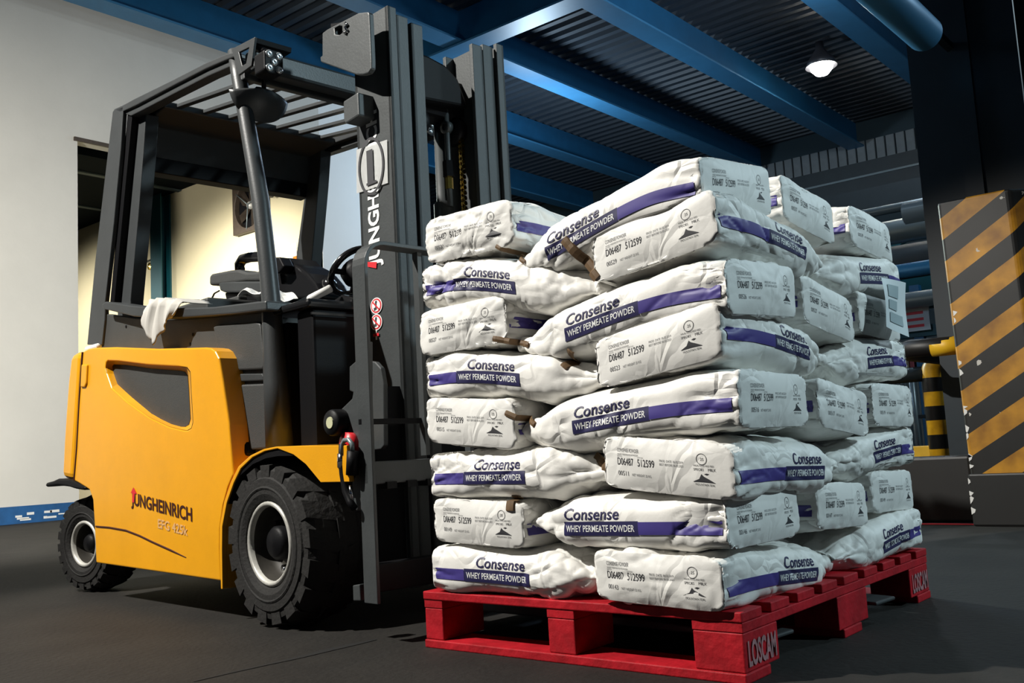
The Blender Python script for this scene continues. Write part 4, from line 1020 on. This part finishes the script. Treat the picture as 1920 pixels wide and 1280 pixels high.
# x of left end, drop of gathered end
A1 = {0: (-.905, -.012), 2: (-.898, -.005), 4: (-.900, -.05), 6: (-.897, -.08)}
A1L = {0: .540, 2: .562, 4: .563, 6: .573}
B3L = {1: .565, 3: .622, 5: .615, 7: .556}
B3 = {1: (-.012, -.004, -.03), 3: (.036, -.035, 0), 5: (.03, -.065, 0), 7: (-.012, -.092, 0)}
A4 = {0: (-.195, -.04, -.03), 2: (-.150, -.11, -.015), 4: (-.155, .13, -.035), 6: (-.145, .13, -.03)}
B1 = {1: (-.735, -.05, 0), 3: (-.745, -.10, 0), 5: (-.755, .02, 0), 7: (-.715, .0, -.01)}
random.seed(21)
for k in range(8):
    if k: close_layer()
    z = ZM[k]; H = HH[k]; o = ORD[k]
    if k % 2 == 0:
        x, dr = A1[k]
        sack(f'white powder sack, {o} layer, long banded side out, beside the mast', (x, .178, z), 0, A1L[k], .385, H, dr, .0, (-1,), False, NUM[k], .34, (.0, .012, .0), strips=TAPE_A.get(k, ()))
        for j, yy in enumerate((.585, .985)):
            sack(f'white powder sack, {o} layer, {["middle of three facing the mast", "mast side, farthest from the banded front sack"][j]}', (x-.01, yy+.02, z), 0, .545, .39, H, dr-.01, 0, (), False, NUM[k], hidden=(j == 0))
        xc, rl, dr = A4[k]
        sack(f'white powder sack numbered {NUM[k]} on the pallet corner, {o} layer, printed end out', (xc, -.012, z), math.pi/2, .630, .352, H, dr, -rl, (-1,), True, NUM[k], .46, (.0, .0, .0))
        sack(f'white powder sack, {o} layer, banded side out, between corner sack and chevron guard', (-.175, 1.225+(.0, .0, .01, 0, .02, 0, .03)[k], z+.005), -math.pi/2, .60, .36, H, -.03, 0, (1,), True, NUM[k][:4]+'8', .36)
    else:
        xc, rl, dr = B1[k]
        sack(f'white powder sack numbered {NUM[k]} beside the mast, {o} layer, printed end out', (xc, -.005, z), math.pi/2, .60, .330, H, dr-.01, -rl, (-1,), True, NUM[k], .42)
        sack(f'white powder sack, {o} layer, mast side, behind the numbered one', (xc-.005, 1.23, z), -math.pi/2, .60, .325, H, -.01, 0, (), False, NUM[k], hidden=True)
        x, dr, _ = B3[k]
        sack(f'white powder sack, {o} layer, on pallet corner with long band and printed end', (x, .172, z), math.pi, B3L[k], .380, H, dr, (0, .0, 0, -.0, 0, -.05, 0, -.12)[k], (1,), True, NUM[k][:4]+'6', .435, (-.06, .02, .03), strips=TAPE_B.get(k, ()))
        sack(f'white powder sack, {o} layer, middle of the three printed ends in a row', (x+(.0, .0, 0, -.02, 0, -.03, 0, -.02)[k], .635, z+(.0, -.01, 0, -.02, 0, -.01, 0, .02)[k]), math.pi, (0, .535, 0, .56, 0, .56, 0, .52)[k], .360, H, dr*.6, (0, .05, 0, .10, 0, .12, 0, .08)[k], (1,), True, NUM[k][:4]+'7', .43)
        sack(f'white powder sack, {o} layer, last printed end, toward the chevron guard', (x+(.0, -.01, 0, -.03, 0, -.04, 0, .0)[k], 1.055, z+(0, .0, 0, -.01, 0, .0, 0, .005)[k]), math.pi, (0, .53, 0, .55, 0, .55, 0, .515)[k], .365, H, dr*.4, (0, .04, 0, .02, 0, .03, 0, .06)[k], (1,), True, NUM[k][:4]+'9', .43)

# closure tapes lie on whatever sack surface is foremost along the tape
def front_y(p):
    best = None
    for bvh, loc, rz in FRONT:
        inv = Matrix.Rotation(-rz, 3, 'Z'); h = bvh.ray_cast(inv@(Vector((p.x, -.4, p.z))-loc), inv@Vector((0, 1, 0)))
        if h[0] is not None and (best is None or h[3] < best): best = h[3]
    return None if best is None else best-.4
for (t, strips, seed, loc, rz) in PENDING:
    inv = Matrix.Rotation(-rz, 3, 'Z')
    for (pa, pb, wd, yy) in strips:
        A_, B_ = on(*pa, 1, yy), on(*pb, 1, yy); t_ = (B_-A_).normalized(); nrm = Vector((0, -1, 0)); sd = t_.cross(nrm).normalized(); bm = B(); n = 12; r1 = []
        ys = []
        for i in range(n+1):
            y_ = front_y(A_.lerp(B_, i/n)); ys.append(y_ if y_ is not None else (ys[-1] if ys else yy))
        for i in range(n+1):
            p = A_.lerp(B_, i/n); p.y = min(ys[max(0, i-1):i+2])-.003
            q = (p+sd*wd*.5-nrm*.004, p+sd*wd*.40+nrm*.001, p+nrm*.003, p-sd*wd*.40+nrm*.001, p-sd*wd*.5-nrm*.004)
            r1.append([bm.verts.new(inv@(v-Vector(loc))) for v in q])
        for i in range(n):
            for j in range(4): bm.faces.new((r1[i][j], r1[i+1][j], r1[i+1][j+1], r1[i][j+1]))
        bmesh.ops.solidify(bm, geom=bm.faces[:], thickness=.0015); obj('closure_tape', bm, 'kraft', t)

# delivery slip hanging on the far sacks
bm = B(); tl = on(1652, 520, 0, .02); cornersA = [on(1652, 520, 0, .035), on(1698, 530, 0, .035), on(1703, 632, 0, .05), on(1664, 612, 0, .06)]
n = 10; rows = []
for i in range(n+1):
    row = []
    for j in range(n+1):
        a, b = i/n, j/n; p = (cornersA[0]*(1-a)+cornersA[1]*a)*(1-b)+(cornersA[3]*(1-a)+cornersA[2]*a)*b
        row.append(p+Vector((.004*math.sin(a*3+b*4), 0, 0)))
    rows.append(row)
V = [p for r in rows for p in r]; Fq = [(i*(n+1)+j, (i+1)*(n+1)+j, (i+1)*(n+1)+j+1, i*(n+1)+j+1) for i in range(n) for j in range(n)]
sl = empty('delivery_slip', (0, 0, 0)); tag(sl, 'pale printed delivery slip hanging on the far sacks', 'label')
so = pydata('sheet', V, Fq, 'slip', sl)
for (a0, a1, b0, b1) in ((.15, .6, .12, .36), (.15, .55, .42, .60), (.2, .8, .66, .85)):
    V = []; 
    for i in range(4):
        for j in range(4):
            a = a0+(a1-a0)*i/3; b = b0+(b1-b0)*j/3; p = (cornersA[0]*(1-a)+cornersA[1]*a)*(1-b)+(cornersA[3]*(1-a)+cornersA[2]*a)*b
            V.append(p+Vector((.004*math.sin(a*3+b*4)+.002, 0, 0)))
    pydata('printed_block', V, [(i*4+j, (i+1)*4+j, (i+1)*4+j+1, i*4+j+1) for i in range(3) for j in range(3)], 'slip_grey', sl)
